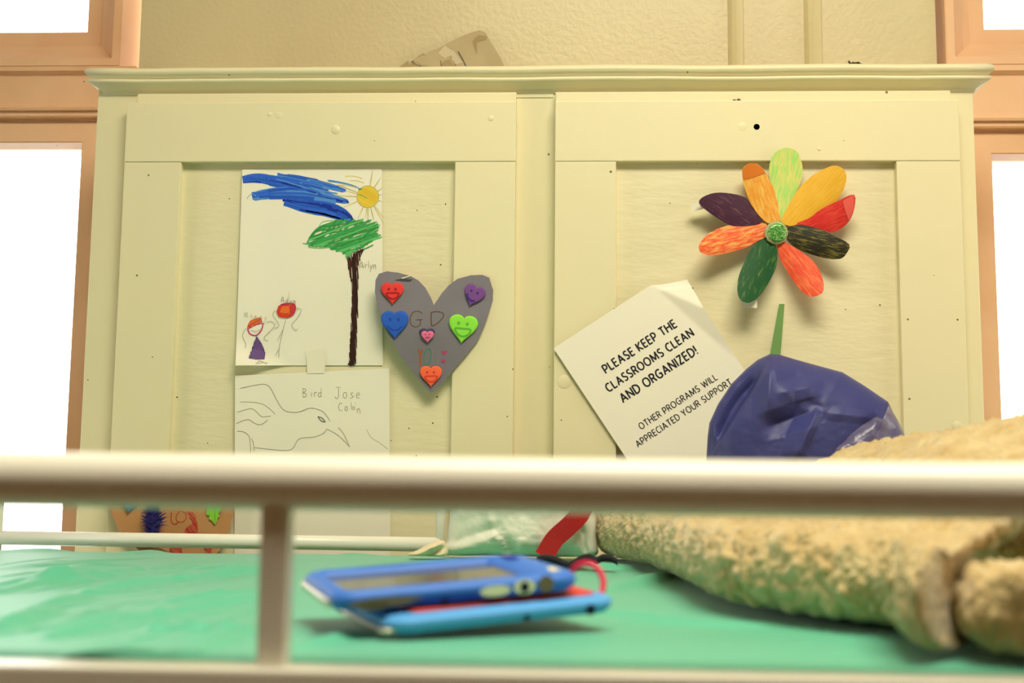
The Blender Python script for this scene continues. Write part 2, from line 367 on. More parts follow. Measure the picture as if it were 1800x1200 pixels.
# the sash edges line up with the photo's bright openings
xul = P(155, 20, YW+.054).x+.088; xll = P(145, 300, YW+.022).x+.052
xur = P(1729, 20, YW+.054).x-.088; xlr = P(1741, 300, YW+.022).x-.052
window(1, OLX, xul, zu0, ztop, pu, YW+.075)
window(2, OLX, xll, zsill, zl1, pl, YW+.045)
zu0r = P(1780, 118, YW).z; zl1r = P(1780, 214, YW).z
window(3, xur, ORX, zu0r, ztop, pu, YW+.075)
window(4, xlr, ORX, zsill, zl1r, pl, YW+.045)
for n, (a, c, z0, z1) in enumerate(((OLX, max(xul, xll, wxl), zl1, zu0), (min(xur, xlr, wxr), ORX, zl1r, zu0r)), 3):
    b = bmesh.new(); h = z1-z0
    prof = [(z0, YW+.09), (z0, YW-.008), (z0+.004, YW-.010), (z0+h*.10, YW-.006), (z0+h*.14, YW-.002), (z0+h*.85, YW-.002), (z0+h*.9, YW-.012), (z1, YW-.012), (z1, YW+.09)]
    A = [b.verts.new((a, y, z)) for z, y in prof]; B = [b.verts.new((c, y, z)) for z, y in prof]
    for i in range(len(prof)): k = (i+1) % len(prof); b.faces.new((A[i], B[i], B[k], A[k]))
    b.faces.new(A); b.faces.new(B[::-1]); bmesh.ops.recalc_face_normals(b, faces=b.faces)
    tag(obj('trim_%d' % n, b, m_trim), kind='structure')

# ------------------------------------------------------------------ cabinet
cab = empty('cabinet', ((XL+XR)/2, YF, 0), 'tall cream painted built-in cabinet with two panelled doors between the windows', 'cabinet')
dl0, dl1 = P(213, 400, YD).x, P(905, 400, YD).x
dr0, dr1 = P(975, 400, YD).x, P(1692, 400, YD).x
pl0, pl1 = P(318, 290, YD).x, P(800, 290, YD).x
pr0, pr1 = P(1083, 290, YD).x, P(1576, 290, YD).x
zd1 = P(560, 179, YD).z; zr = P(560, 284, YD).z; zd0 = .95
b = bmesh.new(); zb = ZC-.004
box(b, XL, XR, YF, YW-.001, 0, zb-.02, .0025)
for x0, x1 in ((dl0+.012, dl1), (dr0, dr1-.008)):     # head strips above the doors
    box(b, x0, x1, YF-.013, YF+.004, zd1-.03, P(560, 160, YD).z, .0015)
box(b, P(907, 170, YF).x, P(973, 170, YF).x, YF-.0015, YF+.004, P(940, 172, YF).z, P(940, 158, YF).z, .001)
for x0, x1 in ((dl0, dl1), (dr0, dr1)): box(b, x0, x1, YF-.018, YF+.002, .10, .93, .002)
obj('body', b, m_cab, cab)
# cornice: profile swept along left return, front, right return
zc = ZC; zl = P(560, 161, YF-.003).z; h = zc-zl
prof = [(-.002, zc), (.008, zc), (.015, zc-h*.05), (.021, zc-h*.13), (.0245, zc-h*.23), (.0245, zc-h*.32), (.0215, zc-h*.42), (.0165, zc-h*.50), (.0155, zc-h*.54), (.0185, zc-h*.57), (.0205, zc-h*.62), (.0205, zc-h*.69), (.0175, zc-h*.75), (.0115, zc-h*.82), (.006, zc-h*.91), (.0025, zc-h*.985), (.002, zl-.004), (-.002, zl-.004)]
xcl, xcr = P(150, 128, YF-.02).x+.0245, P(1747, 118, YF-.02).x-.0245
b = bmesh.new(); rows = []
NX = 60
for d, z in prof:
    path = [(xcl-d*.62, YW-.002), (xcl-d, YF-d)]+[(xcl+(xcr-xcl)*i/NX, YF-d) for i in range(1, NX)]+[(xcr+d, YF-d), (xcr+d*.62, YW-.002)]
    rows.append([b.verts.new((x, y+.0012*fbm((x*6, z*9, 2), 1.5), z+.0016*fbm((x*5, 3, z*8), 1.3))) for x, y in path])
for A, B in zip(rows, rows[1:]+rows[:1]):
    for i in range(len(A)-1): b.faces.new((A[i], A[i+1], B[i+1], B[i])).smooth = True
b.faces.new([r[0] for r in rows]); b.faces.new([r[-1] for r in rows][::-1])
bmesh.ops.recalc_face_normals(b, faces=b.faces)
obj('cornice', b, m_cab, cab)
m_hole = flatm('bore_painted_shade', (14, 10, 10), .9)  # near-black colour puts the hole's inner shade into its walls and floor
def disc_solid(bm, x, z, y, r, dy, n=24, mi=0, dome=.15):
    dy *= .55
    A = [bm.verts.new((x+r*math.cos(2*PI*i/n), y, z+r*math.sin(2*PI*i/n))) for i in range(n)]
    B = [bm.verts.new((x+r*.86*math.cos(2*PI*i/n), y+dy, z+r*.86*math.sin(2*PI*i/n))) for i in range(n)]
    c = bm.verts.new((x, y+dy*(1+dome), z))
    for i in range(n):
        k = (i+1) % n
        for f in (bm.faces.new((A[i], A[k], B[k], B[i])), bm.faces.new((B[i], B[k], c))): f.material_index = mi; f.smooth = True
def door(x0, x1, p0, p1, hole=None, plugs=(), label=None):
    b = bmesh.new()
    box(b, x0, p0, YD, YF-.0002, zd0, zr-.0004, .0014); box(b, p1, x1, YD+.0003, YF-.0002, zd0, zr-.0004, .0014)
    rail_b = bmesh.new(); box(rail_b, x0-.0002, x1+.0002, YD-.0004, YF-.0002, zr, zd1, .0016)
    if hole:      # a real drilled hole, cut with a boolean
        me = bpy.data.meshes.new('t'); rail_b.to_mesh(me); rail_b.free(); me.materials.append(m_cab); ro = bpy.data.objects.new('t', me); sc.collection.objects.link(ro)
        cb = bmesh.new(); bmesh.ops.create_cone(cb, cap_ends=True, segments=28, radius1=.0046, radius2=.0046, depth=.034, matrix=Matrix.Translation((hole[0], YD+.0165, hole[1])) @ Matrix.Rotation(PI/2, 4, 'X'))
        cm = bpy.data.meshes.new('c'); cb.to_mesh(cm); cb.free(); cm.materials.append(m_hole)
        for p in cm.polygons: p.material_index = 0
        co = bpy.data.objects.new('c', cm); sc.collection.objects.link(co)
        md = ro.modifiers.new('b', 'BOOLEAN'); md.object = co; md.operation = 'DIFFERENCE'; md.solver = 'EXACT'
        dg = bpy.context.evaluated_depsgraph_get(); ev = ro.evaluated_get(dg); em = ev.to_mesh()
        rail_b = bmesh.new(); rail_b.from_mesh(em); ev.to_mesh_clear()
        for f in rail_b.faces:
            c = f.calc_center_median()
            f.material_index = 1 if (Vector((c.x, c.z))-Vector(hole)).length < .0052 and c.y > YD+.0002 else 0
        bpy.data.objects.remove(ro); bpy.data.objects.remove(co)
    tmp = bpy.data.meshes.new('t2'); rail_b.to_mesh(tmp); rail_b.free(); b.from_mesh(tmp)
    if hole:       # bottom of the bore
        r = bmesh.ops.create_circle(b, cap_ends=True, segments=20, radius=.0048, matrix=Matrix.Translation((hole[0], YF-.0008, hole[1])) @ Matrix.Rotation(PI/2, 4, 'X'))
        for f in set(f for v in r['verts'] for f in v.link_faces): f.material_index = 1
    for x, z, r, dy in plugs: disc_solid(b, x, z, YD-.0003, r, -dy)
    o = obj('door', b, [m_cab, m_hole], cab, label=label)
    bb = bmesh.new(); box(bb, p0-.004, p1+.004, YD+.0125, YF-.0008, zd0+.002, zr+.004)
    me = o; pn = obj('panel', bb, m_panel, cab); pn.parent = o
    return o
def pz(px, py): p = P(px, py, YD); return (p.x, p.z)
door(dl0, dl1, pl0, pl1, plugs=[(*pz(590, 228), .0075, .0016), (*pz(474, 201), .004, .001), (*pz(490, 203), .006, .0006), (*pz(863, 208), .005, .0009)])
door(dr0, dr1, pr0, pr1, hole=pz(1330, 223), plugs=[(*pz(1305, 223), .0072, .0005), (*pz(992, 671), .010, .0009), (*pz(1440, 262), .003, .0012), (*pz(1683, 748), .007, .0008)])

# things lying on the cabinet top
yb = YW-.02
tp = Sheet(lambda x, y, l: P(x, y, yb+(y-118)*-.00025-l+.003*math.sin(x*.09)*math.sin(y*.07)))
m_torn = mat('torn_brown_paper', (186, 169, 128), rough=.7, var=((184, 166, 124), 14, .4, .6), bump=(14, .3, 3)); m_tornl = flatm('torn_layer_pale', (208, 194, 158)); m_tornd = flatm('torn_layer_dark', (168, 148, 104))
tp.star([(690, 204), (700, 119), (717, 106), (720, 111), (732, 101), (744, 93), (750, 96), (752, 91), (768, 86), (786, 76), (806, 66), (826, 58), (842, 53), (853, 57), (858, 66), (868, 82), (880, 102), (887, 118), (894, 204), (840, 204), (760, 204)], (800, 140), 8, m_torn)
tp.poly([(750, 96), (766, 104), (779, 108), (790, 104), (795, 113), (800, 118), (800, 150), (700, 150), (700, 119), (717, 107), (721, 112), (732, 101), (743, 94)], m_tornd)
tp.poly([(782, 80), (790, 86), (798, 90), (812, 108), (826, 110), (802, 113), (798, 114), (791, 98), (782, 102), (770, 94)], m_tornl)
tp.poly([(835, 66), (842, 62), (857, 64), (852, 70), (838, 74), (839, 96), (833, 84), (831, 72)], m_tornd)
for l_, wd in (([(805, 90), (812, 102), (820, 118)], 1.4), ([(774, 106), (777, 118)], 1.1), ([(793, 98), (798, 110), (803, 118)], .7)): tp.line(l_, wd, m_pencil3)
tag(tp.done('torn_paper'), 'torn piece of brown paper leaning on the wall above the cabinet', 'paper scrap')
b = bmesh.new()
q = P(1504, 112, YF-.006)
for i in range(40):
    r = random.uniform(.0012, .0026)
    bmesh.ops.create_icosphere(b, subdivisions=1, radius=r, matrix=Matrix.Translation((q.x+random.gauss(0, .0045), YF-.005+random.uniform(-.002, .005), ZC+.0012+abs(random.gauss(0, .0024)))))
tag(obj('debris', b, flatm('dark_dust', (74, 62, 60))), 'small dark crumb of dirt on top of the cabinet cornice', 'debris')
b = bmesh.new(); q = P(1296, 184, YF-.012)
for i in range(14): bmesh.ops.create_icosphere(b, subdivisions=1, radius=random.uniform(.001, .0022), matrix=Matrix.Translation((q.x+random.gauss(0, .0025), YD+.006, zd1+.001+abs(random.gauss(0, .0008)))))
tag(obj('debris', b, flatm('dark_dust', (74, 62, 60))), 'tiny dark speck of dirt on the top edge of the right door', 'debris')

# ------------------------------------------------------------------ drawing with tree and sun
YP = YD+.0125
def sst(a, b_, x):
    t = max(0, min(1, (x-a)/(b_-a))); return t*t*(3-2*t)
def surf1(px, py, l):
    curl = sst(0, 1, ((520-px)/110+(py-580)/65-1)/1.0)*.016*max(0, min(1, (py-575)/60))
    side = .004*sst(470, 415, px)
    return P(px, py, YP-.0015-side-curl-l)
d1 = Sheet(surf1)
d1.grid((426, 298), (671, 297), (673, 642), (414, 642), 30, 40, m_paper)
def z5(pts): return [(400+x/6, 280+y/6) for x, y in pts]
def band(sh, path, half, n, mats, lo=2.2, hi=4.2, endj=.18):
    pts = catmull(z5(path), 8); m = len(pts)
    for i in range(n):
        a = int(m*random.uniform(0, .55)**1.3) if random.random() > endj else 0
        c = min(m-1, a+int(m*random.uniform(.3, .75)))
        off = random.uniform(-1, 1)*half; out = []
        for k in range(a, c+1, 3):
            t = pts[min(k+1, m-1)]-pts[max(k-1, 0)]; t.normalize(); q = Vector((-t.y, t.x)); e = math.sin(PI*min(1, max(.12, k/m)))**.5
            out.append(pts[k]+q*(off*e+random.uniform(-.6, .6)))
        if len(out) > 2: sh.line(out, random.uniform(lo, hi), random.choice(mats))
band(d1, [(520, 180), (760, 230), (1040, 300), (1260, 350)], 10, 70, [BL[2], BL[2], BL[0], BL[3]], 1.4, 2.8)
band(d1, [(160, 215), (330, 200), (640, 260), (800, 310), (1000, 370)], 8.5, 85, [BL[0], BL[1], BL[3]])
band(d1, [(260, 395), (500, 360), (800, 360), (1000, 400), (1270, 455)], 10.5, 115, [BL[0], BL[3], BL[2], BL[2]])
band(d1, [(600, 440), (800, 490), (1050, 530), (1200, 580), (1310, 650)], 11.5, 115, [BL[0], BL[1], BL[3]])
band(d1, [(580, 430), (820, 470), (1050, 510), (1200, 560), (1310, 640)], 3, 20, [BL[1]])
band(d1, [(900, 390), (1080, 415), (1280, 455)], 3, 16, [BL[1]])
for i in range(3): d1.line(z5([(1055, 215+8*i), (1200, 240+6*i), (1330, 275+3*i), (1410, 318)]), 1.0, BL[2])
d1.line(z5([(205, 420), (230, 380), (330, 330), (480, 305)]), .8, BL[2])
# sun
sx, sy, sr = 646.5, 345.5, 19
for (x, y) in ((1530, 110), (1610, 200), (1630, 305), (1625, 370), (1625, 445), (1640, 610), (1645, 670), (1545, 650), (1455, 620), (1375, 620), (1225, 505), (1140, 380), (1230, 325), (1160, 265), (1480, 640)):
    q = Vector((400+x/6, 280+y/6)); d = (q-Vector((sx, sy))).normalized()
    d1.line([Vector((sx, sy))+d*sr, q], .9, m_olive); d1.line([Vector((sx, sy))+d*sr*1.05+Vector((.9, .6)), q-d*4], 1.3, m_gold)
for l_ in ([(1235, 180), (1320, 175), (1420, 200)], [(1290, 225), (1360, 225), (1440, 250)], [(1150, 270), (1260, 275), (1370, 300)]): d1.line(z5(l_), 1.2, m_gold)
d1.disc(sx, sy, sr, YE[0])
d1.scribble([(sx+18*math.cos(i*.3), sy+18*math.sin(i*.3)) for i in range(21)], .5, 1.6, 1.3, YE, 1, 0)
d1.line([(sx+sr*math.cos(i*.25), sy+sr*math.sin(i*.25)) for i in range(27)], .8, m_olive)
d1.line(z5([(1370, 370), (1430, 385), (1470, 415)]), 1.8, GR[0]); d1.line(z5([(1380, 320), (1420, 310)]), 2.4, flatm('crayon_teal', (60, 130, 90)))
# canopy
can = z5([(840, 890), (900, 770), (1000, 695), (1130, 645), (1300, 632), (1500, 650), (1610, 690), (1580, 750), (1600, 830), (1500, 880), (1350, 960), (1250, 1040), (1230, 985), (1080, 930), (960, 925), (870, 910)])
d1.scribble(can, -.35, 2.1, 2.7, GR+[GR[0]], 3, 5); d1.scribble(can, -.75, 3.2, 2.2, GR, 4, 2, .7); d1.scribble(can, -.2, 4.5, 2.2, [GR[2], GR[1]], 5, 2, .6)
d1.line(z5([(790, 885), (880, 895), (1000, 910), (1120, 905)]), 1.5, GR[1]); d1.line(z5([(850, 925), (960, 935), (1080, 925)]), 1.3, GR[1])
d1.line(z5([(840, 880), (890, 790), (960, 720), (1060, 680)]), 2.6, GR[2]); d1.line(z5([(960, 720), (1000, 660), (1110, 640)]), 1.0, GR[1])
d1.line(z5([(1430, 950), (1490, 925), (1535, 900)]), 2.2, GR[0])
# trunk
d1.scribble([(608, 456), (622, 444), (640, 436), (634, 450), (629, 470), (630, 500), (629, 560), (627, 600), (625, 643), (613, 643), (616, 590), (618, 540), (619, 500), (614, 480), (612, 462)], 1.5, 1.5, 2.0, BR[:2], 2, 1)
d1.scribble([(610, 458), (626, 448), (630, 470), (628, 495), (620, 500), (614, 478)], 1.45, 2.2, 1.4, [BR[2], BR[0]], 2, 1)
d1.line([(622, 450), (623, 480), (624, 520), (623, 570), (620, 610), (618, 642)], 7, BR[1])
for i in range(7): d1.line([(608+i*4, 456-i*1.5), (613+i*3.4, 447-i*2)], 1.2, BR[0])
for l_ in ([(614, 606), (613, 625), (615, 634)], [(618, 470), (619, 490)]): d1.line(l_, .9, m_paper)
def z6(pts): return [(400+x/5.714, 450+y/5.714) for x, y in pts]
# figures
d1.poly(z6([(240, 700), (320, 670), (355, 675), (345, 720), (300, 770), (245, 760)]), m_paper)
d1.line(z6([(200, 720), (225, 780), (290, 795), (340, 740), (355, 680)]), 2.2, m_mag); d1.line(z6([(205, 728), (290, 690), (370, 672)]), 1.6, m_mag)
d1.scribble(z6([(195, 720), (225, 660), (280, 625), (345, 618), (350, 655), (280, 690)]), -.5, 1.3, 1.6, [m_red, m_orange], 1, 1)
d1.line(z6([(235, 745), (290, 755), (320, 735)]), .6, m_pencil); d1.line(z6([(200, 715), (235, 650), (330, 618)]), 1.6, m_red)
d1.poly(z6([(290, 800), (345, 880), (372, 955), (370, 1035), (290, 1035), (215, 1022), (252, 920), (277, 840)]), m_purp); d1.scribble(z6([(290, 800), (345, 880), (375, 955), (372, 1035), (290, 1035), (210, 1022), (250, 920), (275, 840)]), 1.75, 1.5, 1.7, [m_purp, m_purp2, m_purp], 1, 1)
d1.poly(z6([(490, 560), (510, 500), (580, 475), (665, 478), (682, 530), (660, 590), (600, 615), (530, 608)]), m_red)
d1.poly(z6([(525, 560), (545, 505), (620, 500), (625, 580), (570, 590)]), m_orange)
d1.line(z6([(530, 490), (590, 475), (665, 480), (682, 530), (655, 590)]), 2.2, m_mag); d1.line(z6([(495, 550), (520, 605), (600, 615), (655, 590)]), 1.6, m_red)
d1.line(z6([(550, 570), (590, 580), (615, 560)]), .6, BR[2]); d1.line(z6([(628, 505), (640, 545), (630, 585)]), 1.2, m_mag)
for l_ in ([(185, 720), (150, 800), (185, 880), (175, 920)], [(390, 665), (440, 655), (475, 695), (420, 760), (365, 825), (410, 850)], [(480, 540), (455, 590), (500, 650), (515, 700), (470, 725)],
           [(690, 520), (740, 540), (700, 620), (645, 690), (680, 740), (705, 730)], [(585, 640), (555, 750), (520, 920), (515, 1020)], [(555, 740), (500, 850)], [(515, 930), (480, 1000)], [(320, 1040), (290, 1085)], [(320, 1045), (390, 1075), (395, 1065)], [(280, 1075), (350, 1070)]):
    d1.line(z6(l_), .8, m_pencil)
hand(d1, 'Arlyn', 632, 459, 12.5, {'A': 9, 'r': 5.5, 'l': 3.5, 'y': 5.5, 'n': 6}, m_pencil, .9)
hand(d1, 'Adyn', 494, 521, 10, {'A': 8, 'd': 7, 'y': 6, 'n': 6}, m_pencil, .9, .8); d1.line([(508, 512), (508, 528)], .8, m_pencil2)
hand(d1, 'Mommy', 430, 548, 9, {'M': 10, 'o': 7, 'm': 9, 'y': 6}, m_pencil2, .7, 1.0)
o1 = d1.done('crayon_drawing'); tag(o1, 'white sheet with crayon tree, blue cloud and yellow sun taped on the left door', 'drawing')
# tape strips on drawings
def strip(pts, y, name, parent, m=m_tape):
    t = Sheet(lambda x, yy, l: P(x, yy, y-l)); t.poly(pts, m, .0002); return t.done(name, parent)
strip([(538, 618), (566, 612), (572, 640), (570, 656), (540, 656)], YP-.0032, 'tape', o1)

# ------------------------------------------------------------------ bird drawing below
def surf2(px, py, l): return P(px, py, YP-.0012-.005*sst(470, 412, px)*sst(980, 700, py)-.0015*math.sin(px*.02)**2-l)
d2 = Sheet(surf2)
d2.grid((413, 660), (684, 647), (686, 978), (412, 980), 24, 30, m_paper)
def z7(pts): return [(400+x/5.625, 630+y/5.625) for x, y in pts]
for l_ in ([(120, 295), (260, 265), (370, 255), (430, 300), (480, 400), (560, 510), (690, 530), (800, 492), (860, 492)], [(860, 492), (950, 530), (1015, 620)], [(120, 430), (220, 430), (340, 448), (420, 500), (470, 548)],
           [(95, 530), (230, 495), (290, 530), (340, 575), (430, 567)], [(85, 640), (200, 602), (270, 640), (330, 652), (400, 605)], [(95, 718), (160, 725), (210, 765), (225, 850), (228, 930)], [(235, 790), (255, 830), (265, 920)],
           [(265, 878), (400, 895), (580, 908), (650, 880), (710, 792), (860, 775), (950, 735), (980, 695)], [(980, 695), (1080, 750), (1170, 830), (1205, 875)], [(1095, 680), (1150, 750), (1205, 870)]):
    d2.line(z7(l_), .95, m_pencil)
d2.line(z7([(892, 574), (930, 585), (965, 625), (925, 615), (892, 574)]), 1.3, m_pencil3)
hand(d2, 'Bird', *z7([(738, 290)])[0], 16, {'B': 14, 'i': 6, 'r': 7, 'd': 8}, m_pencil, 1.0)
hand(d2, 'Jose', *z7([(1060, 290)])[0], 18, {'J': 14, 'o': 12, 's': 11, 'e': 10}, m_pencil, 1.0)
hand(d2, 'Co', *z7([(1095, 440)])[0], 13.5, {'C': 11, 'o': 10}, m_pencil, 1.0); hand(d2, "l'on"[0], *z7([(1215, 440)])[0], 12, 6, m_pencil, 1.0)
hand(d2, 'o', *z7([(1235, 450)])[0], 10, 7, m_pencil, 1.0); hand(d2, "'", *z7([(1262, 440)])[0], 7, 7, m_pencil, 1.0); hand(d2, 'n', *z7([(1275, 455)])[0], 15, 7, m_pencil, 1.0)
d2.line(z7([(1375, 700), (1420, 780), (1500, 830), (1590, 900)]), 1.0, m_pencil2)
tag(d2.done('pencil_drawing'), 'white sheet with pencil bird below the tree drawing on the left door', 'drawing')

# ------------------------------------------------------------------ grey heart card
def surfh(px, py, l):
    a = math.radians(0); bend = .010*sst(790, 660, px)+.004*sst(600, 700, py)+.0035*math.sin((px-660)*.016)*math.sin((py-470)*.02)
    return P(px, py, YD-.0035-bend-l)
hp = [(762.4, 536), (758, 524), (748, 506), (736, 493), (722, 485), (700, 479), (680, 476.6), (666, 481), (660, 492), (659, 512), (662, 532), (670, 560), (682, 588), (694, 608), (706, 628), (724, 650), (740, 672), (758, 692), (776, 674), (794, 654), (806, 640), (818, 626), (840, 598), (850, 576), (856, 560), (866, 528), (867, 510), (860, 488), (848, 483), (828, 483.6), (804, 490), (788, 502), (776, 516), (768, 528)]
hc = Sheet(surfh); hc.star(hp, (761, 590), 12, m_slate)
def z8(pts): return [(640+x/5, 460+y/5) for x, y in pts]
m_hb = flatm('heart_brown', (104, 76, 56)); m_hg = flatm('heart_green_marker', (72, 124, 98)); m_hbr2 = flatm('heart_rust', (150, 92, 60)); m_hgy = flatm('heart_grey_marker', (132, 118, 116)); m_hm = flatm('heart_magenta', (170, 70, 104))
hc.line(z8([(512, 455), (480, 435), (430, 445), (405, 500), (415, 555), (455, 572), (490, 555), (495, 510)]), 1.7, m_hb); hc.line(z8([(455, 510), (515, 507)]), 1.7, m_hb)
hc.line(z8([(592, 445), (588, 510), (596, 570)]), 2.2, m_hb); hc.line(z8([(585, 445), (640, 437), (690, 450), (695, 485), (650, 535), (596, 568)]), 1.9, m_hb)
hc.line(z8([(475, 757), (492, 825)]), 3.2, m_hbr2); hc.line(z8([(512, 770), (496, 830), (496, 918)]), 4.0, m_hbr2)
hc.line(z8([(545, 770), (525, 830), (530, 890), (555, 905), (578, 870), (588, 800), (570, 768), (545, 770)]), 2.2, m_hg)
hc.line(z8([(605, 770), (598, 840), (610, 895), (640, 890), (655, 830), (650, 770)]), 2.4, m_hgy)
hc.poly(z8([(678, 782), (700, 785), (728, 778), (730, 795), (705, 822), (690, 810)]), m_hm); hc.disc(*z8([(696, 870)])[0], 3.6, m_hm)
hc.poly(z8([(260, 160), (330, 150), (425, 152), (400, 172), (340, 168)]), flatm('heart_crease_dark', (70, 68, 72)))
card = hc.done('heart_card'); tag(card, 'grey paper heart with foam heart stickers on the left door', 'heart card')
hc2 = Sheet(lambda x, y, l: surfh(x, y, l+.0012)); hc2.poly(z8([(325, 142), (400, 122), (412, 125), (340, 148)]), m_paper, .0001); hc2.done('paper_flap', card, 'torn pale paper flap at the top left of the heart')
def foam(x, y, wd, ht, rot, rgb, dark, kind, label, back=None):
    f = Sheet(lambda a, c, l: surfh(a, c, l+.0004)); m = mat('foam_'+label.split()[0], rgb, rough=.65, spec=.25, bump=(300, .1, 2)); dk = flatm('foam_ink_'+label.split()[0], dark)
    if back: f.star(heart(x-.8, y-4, wd*1.22, ht*1.05, rot), (x, y), 3, back, 0, .0012)
    f.star(heart(x, y, wd, ht, rot), (x, y-ht*.02), 6, m, .0012 if back else 0, .0026, .0004)
    T = .0026+.0004+(.0012 if back else 0)+.00015
    def q(a, c): cs, s_ = math.cos(rot), math.sin(rot); return (x+a*wd*cs-c*ht*s_, y+a*wd*s_+c*ht*cs)
    e = .055*wd
    for a in (-.17, .13): f.disc(*q(a, -.2), e, dk, e*1.2, lift=T)
    if kind == 'open':
        f.line([q(-.28, -.02), q(0, -.03), (q(.26, -.02)), q(.2, .16), q(0, .24), q(-.2, .14), q(-.28, -.02)], wd*.07, dk, True, T)
    elif kind == 'smile':
        f.line([q(-.27, .02), q(-.12, .15), q(.08, .17), q(.27, .03)], wd*.06, dk, True, T)
    elif kind == 'fat':
        f.line([q(-.3, -.02), q(-.25, .12), q(-.05, .22), q(.14, .18)], wd*.1, dk, True, T)
    else: f.line([q(-.18, .06), q(.2, .06)], wd*.14, dk, False, T)
    return f.done('foam_heart', card, label)
foam(690, 516, 40, 39, 0, (226, 58, 52), (160, 24, 28), 'open', 'red foam heart with laughing face')
foam(694, 571.5, 49, 50, 0, (38, 92, 190), (40, 66, 170), 'smile', 'blue foam heart with smiling face')
foam(832, 520.5, 38, 39, .38, (116, 72, 138), (66, 40, 120), 'fat', 'purple foam heart with smiling face')
foam(813.5, 579, 51, 51, .12, (142, 224, 66), (96, 178, 60), 'open', 'lime green foam heart with laughing face')
foam(751.5, 592, 22.5, 21, 0, (226, 112, 148), (170, 64, 110), 'flat', 'pink foam heart on a dark backing', flatm('foam_backing', (66, 64, 92)))
foam(757.5, 662, 39, 38, 0, (240, 104, 62), (214, 60, 44), 'open', 'orange foam heart with winking face')

# ------------------------------------------------------------------ sign
TL = Vector((973, 612)); ua = Vector((172, -112)).normalized(); ub = Vector((.552, .834)); WS = 259
def surfs(px, py, l):
    v = Vector((px, py))-TL; a = v.dot(ua); c_ = v.dot(ub)
    s_ = max(0, min(1, (a-203)/56-c_/85))       # the bent top right corner
    k = max(0, min(1, (a-(211+48*(c_-18)/180))/40)) if c_ > 18 else 0      # the edge below it curls back
    q = Vector((px, py))+Vector((18, 21))*s_**.8
    y = YD-.005+.013*s_-.010*k*(1-s_)*sst(230, 120, c_)-l
    return P(q.x, q.y, y)
sg = Sheet(surfs)
TR = TL+ua*WS; HS = 335
sg.grid(TL, TR, TR+ub*HS, TL+ub*HS, 70, 80, m_white)
for body, a, c_, bo in (('PLEASE KEEP THE', (1065.6, 655.5), (1190, 573.5), .185), ('CLASSROOMS CLEAN', (1070.5, 688.5), (1220, 588.5), .185), ('AND ORGANIZED!', (1096, 707), (1226.5, 620.5), .185),
                        ('OTHER PROGRAMS WILL', (1127.5, 754.5), (1261.5, 666), .145), ('APPRECIATED YOUR SUPPORT.', (1122, 785.5), (1290, 672.5), .145)):
    sg.text(body, a, c_, m_ink, bo)
tag(sg.done('paper_sign'), 'tilted white printed sign about keeping classrooms clean on the right door', 'sign')

# ------------------------------------------------------------------ flower
fl = empty('paper_flower', P(1364, 409, YD-.008), 'paper flower with nine coloured petals and glitter centre on the right door', 'paper flower')
def z9(pts): return [(1200+x/3.75, 240+y/3.75) for x, y in pts]
FC = Vector((1364.5, 409))
PET = [ # outline, stroke angle, colours, lift of tip, layer, name
 ([(530, 550), (470, 580), (340, 590), (250, 550), (160, 490), (108, 440), (130, 400), (215, 370), (320, 375), (410, 400), (450, 450), (500, 510)], -.5, (66, 30, 52), (120, 78, 84), .012, 0, 'dark purple', .52, .72),
 ([(645, 565), (625, 430), (585, 320), (568, 220), (590, 130), (640, 85), (700, 75), (755, 100), (785, 170), (790, 240), (770, 320), (720, 420), (680, 500)], 1.4, (160, 216, 108), (222, 214, 120), .004, 0, 'pale green', .4, .6),
 ([(720, 580), (830, 540), (910, 480), (1020, 425), (1130, 382), (1130, 480), (1095, 560), (1030, 615), (970, 630), (880, 600), (780, 590)], .4, (208, 42, 36), (226, 74, 56), .012, 0, 'red', .45, .65),
 ([(650, 560), (690, 470), (760, 350), (850, 260), (950, 205), (1010, 190), (1060, 215), (1080, 270), (1060, 350), (1010, 430), (920, 500), (800, 560), (720, 590)], .8, (226, 170, 42), (232, 182, 60), .008, 1, 'golden yellow', .4, .6),
 ([(640, 555), (560, 570), (480, 490), (430, 400), (400, 300), (393, 220), (420, 185), (470, 175), (520, 200), (570, 280), (610, 370), (635, 460)], -1.25, (228, 152, 52), (236, 190, 92), .006, 1, 'orange', .45, .65),
 ([(550, 575), (560, 650), (490, 690), (420, 730), (320, 760), (220, 780), (140, 775), (108, 745), (115, 700), (170, 640), (250, 600), (350, 575), (450, 568)], .3, (226, 88, 50), (240, 176, 92), .022, 1, 'orange red left', .45, .62),
 ([(540, 660), (590, 670), (620, 740), (620, 840), (590, 920), (530, 1020), (480, 1075), (430, 1095), (380, 1075), (360, 1010), (370, 920), (410, 820), (460, 730)], 1.2, (26, 80, 38), (112, 148, 66), .024, 2, 'dark green', .54, .74),
 ([(625, 700), (660, 690), (720, 720), (800, 770), (860, 820), (905, 890), (930, 970), (920, 1030), (860, 1055), (810, 1040), (750, 980), (690, 890), (640, 800)], -1.0, (222, 74, 42), (236, 126, 74), .024, 1, 'orange red lower', .45, .65),
 ([(670, 630), (710, 590), (790, 580), (900, 610), (1000, 655), (1098, 710), (1080, 770), (1040, 805), (960, 805), (860, 780), (760, 740), (695, 690)], -.3, (38, 36, 22), (150, 140, 56), .018, 2, 'olive black', .5, .72)]
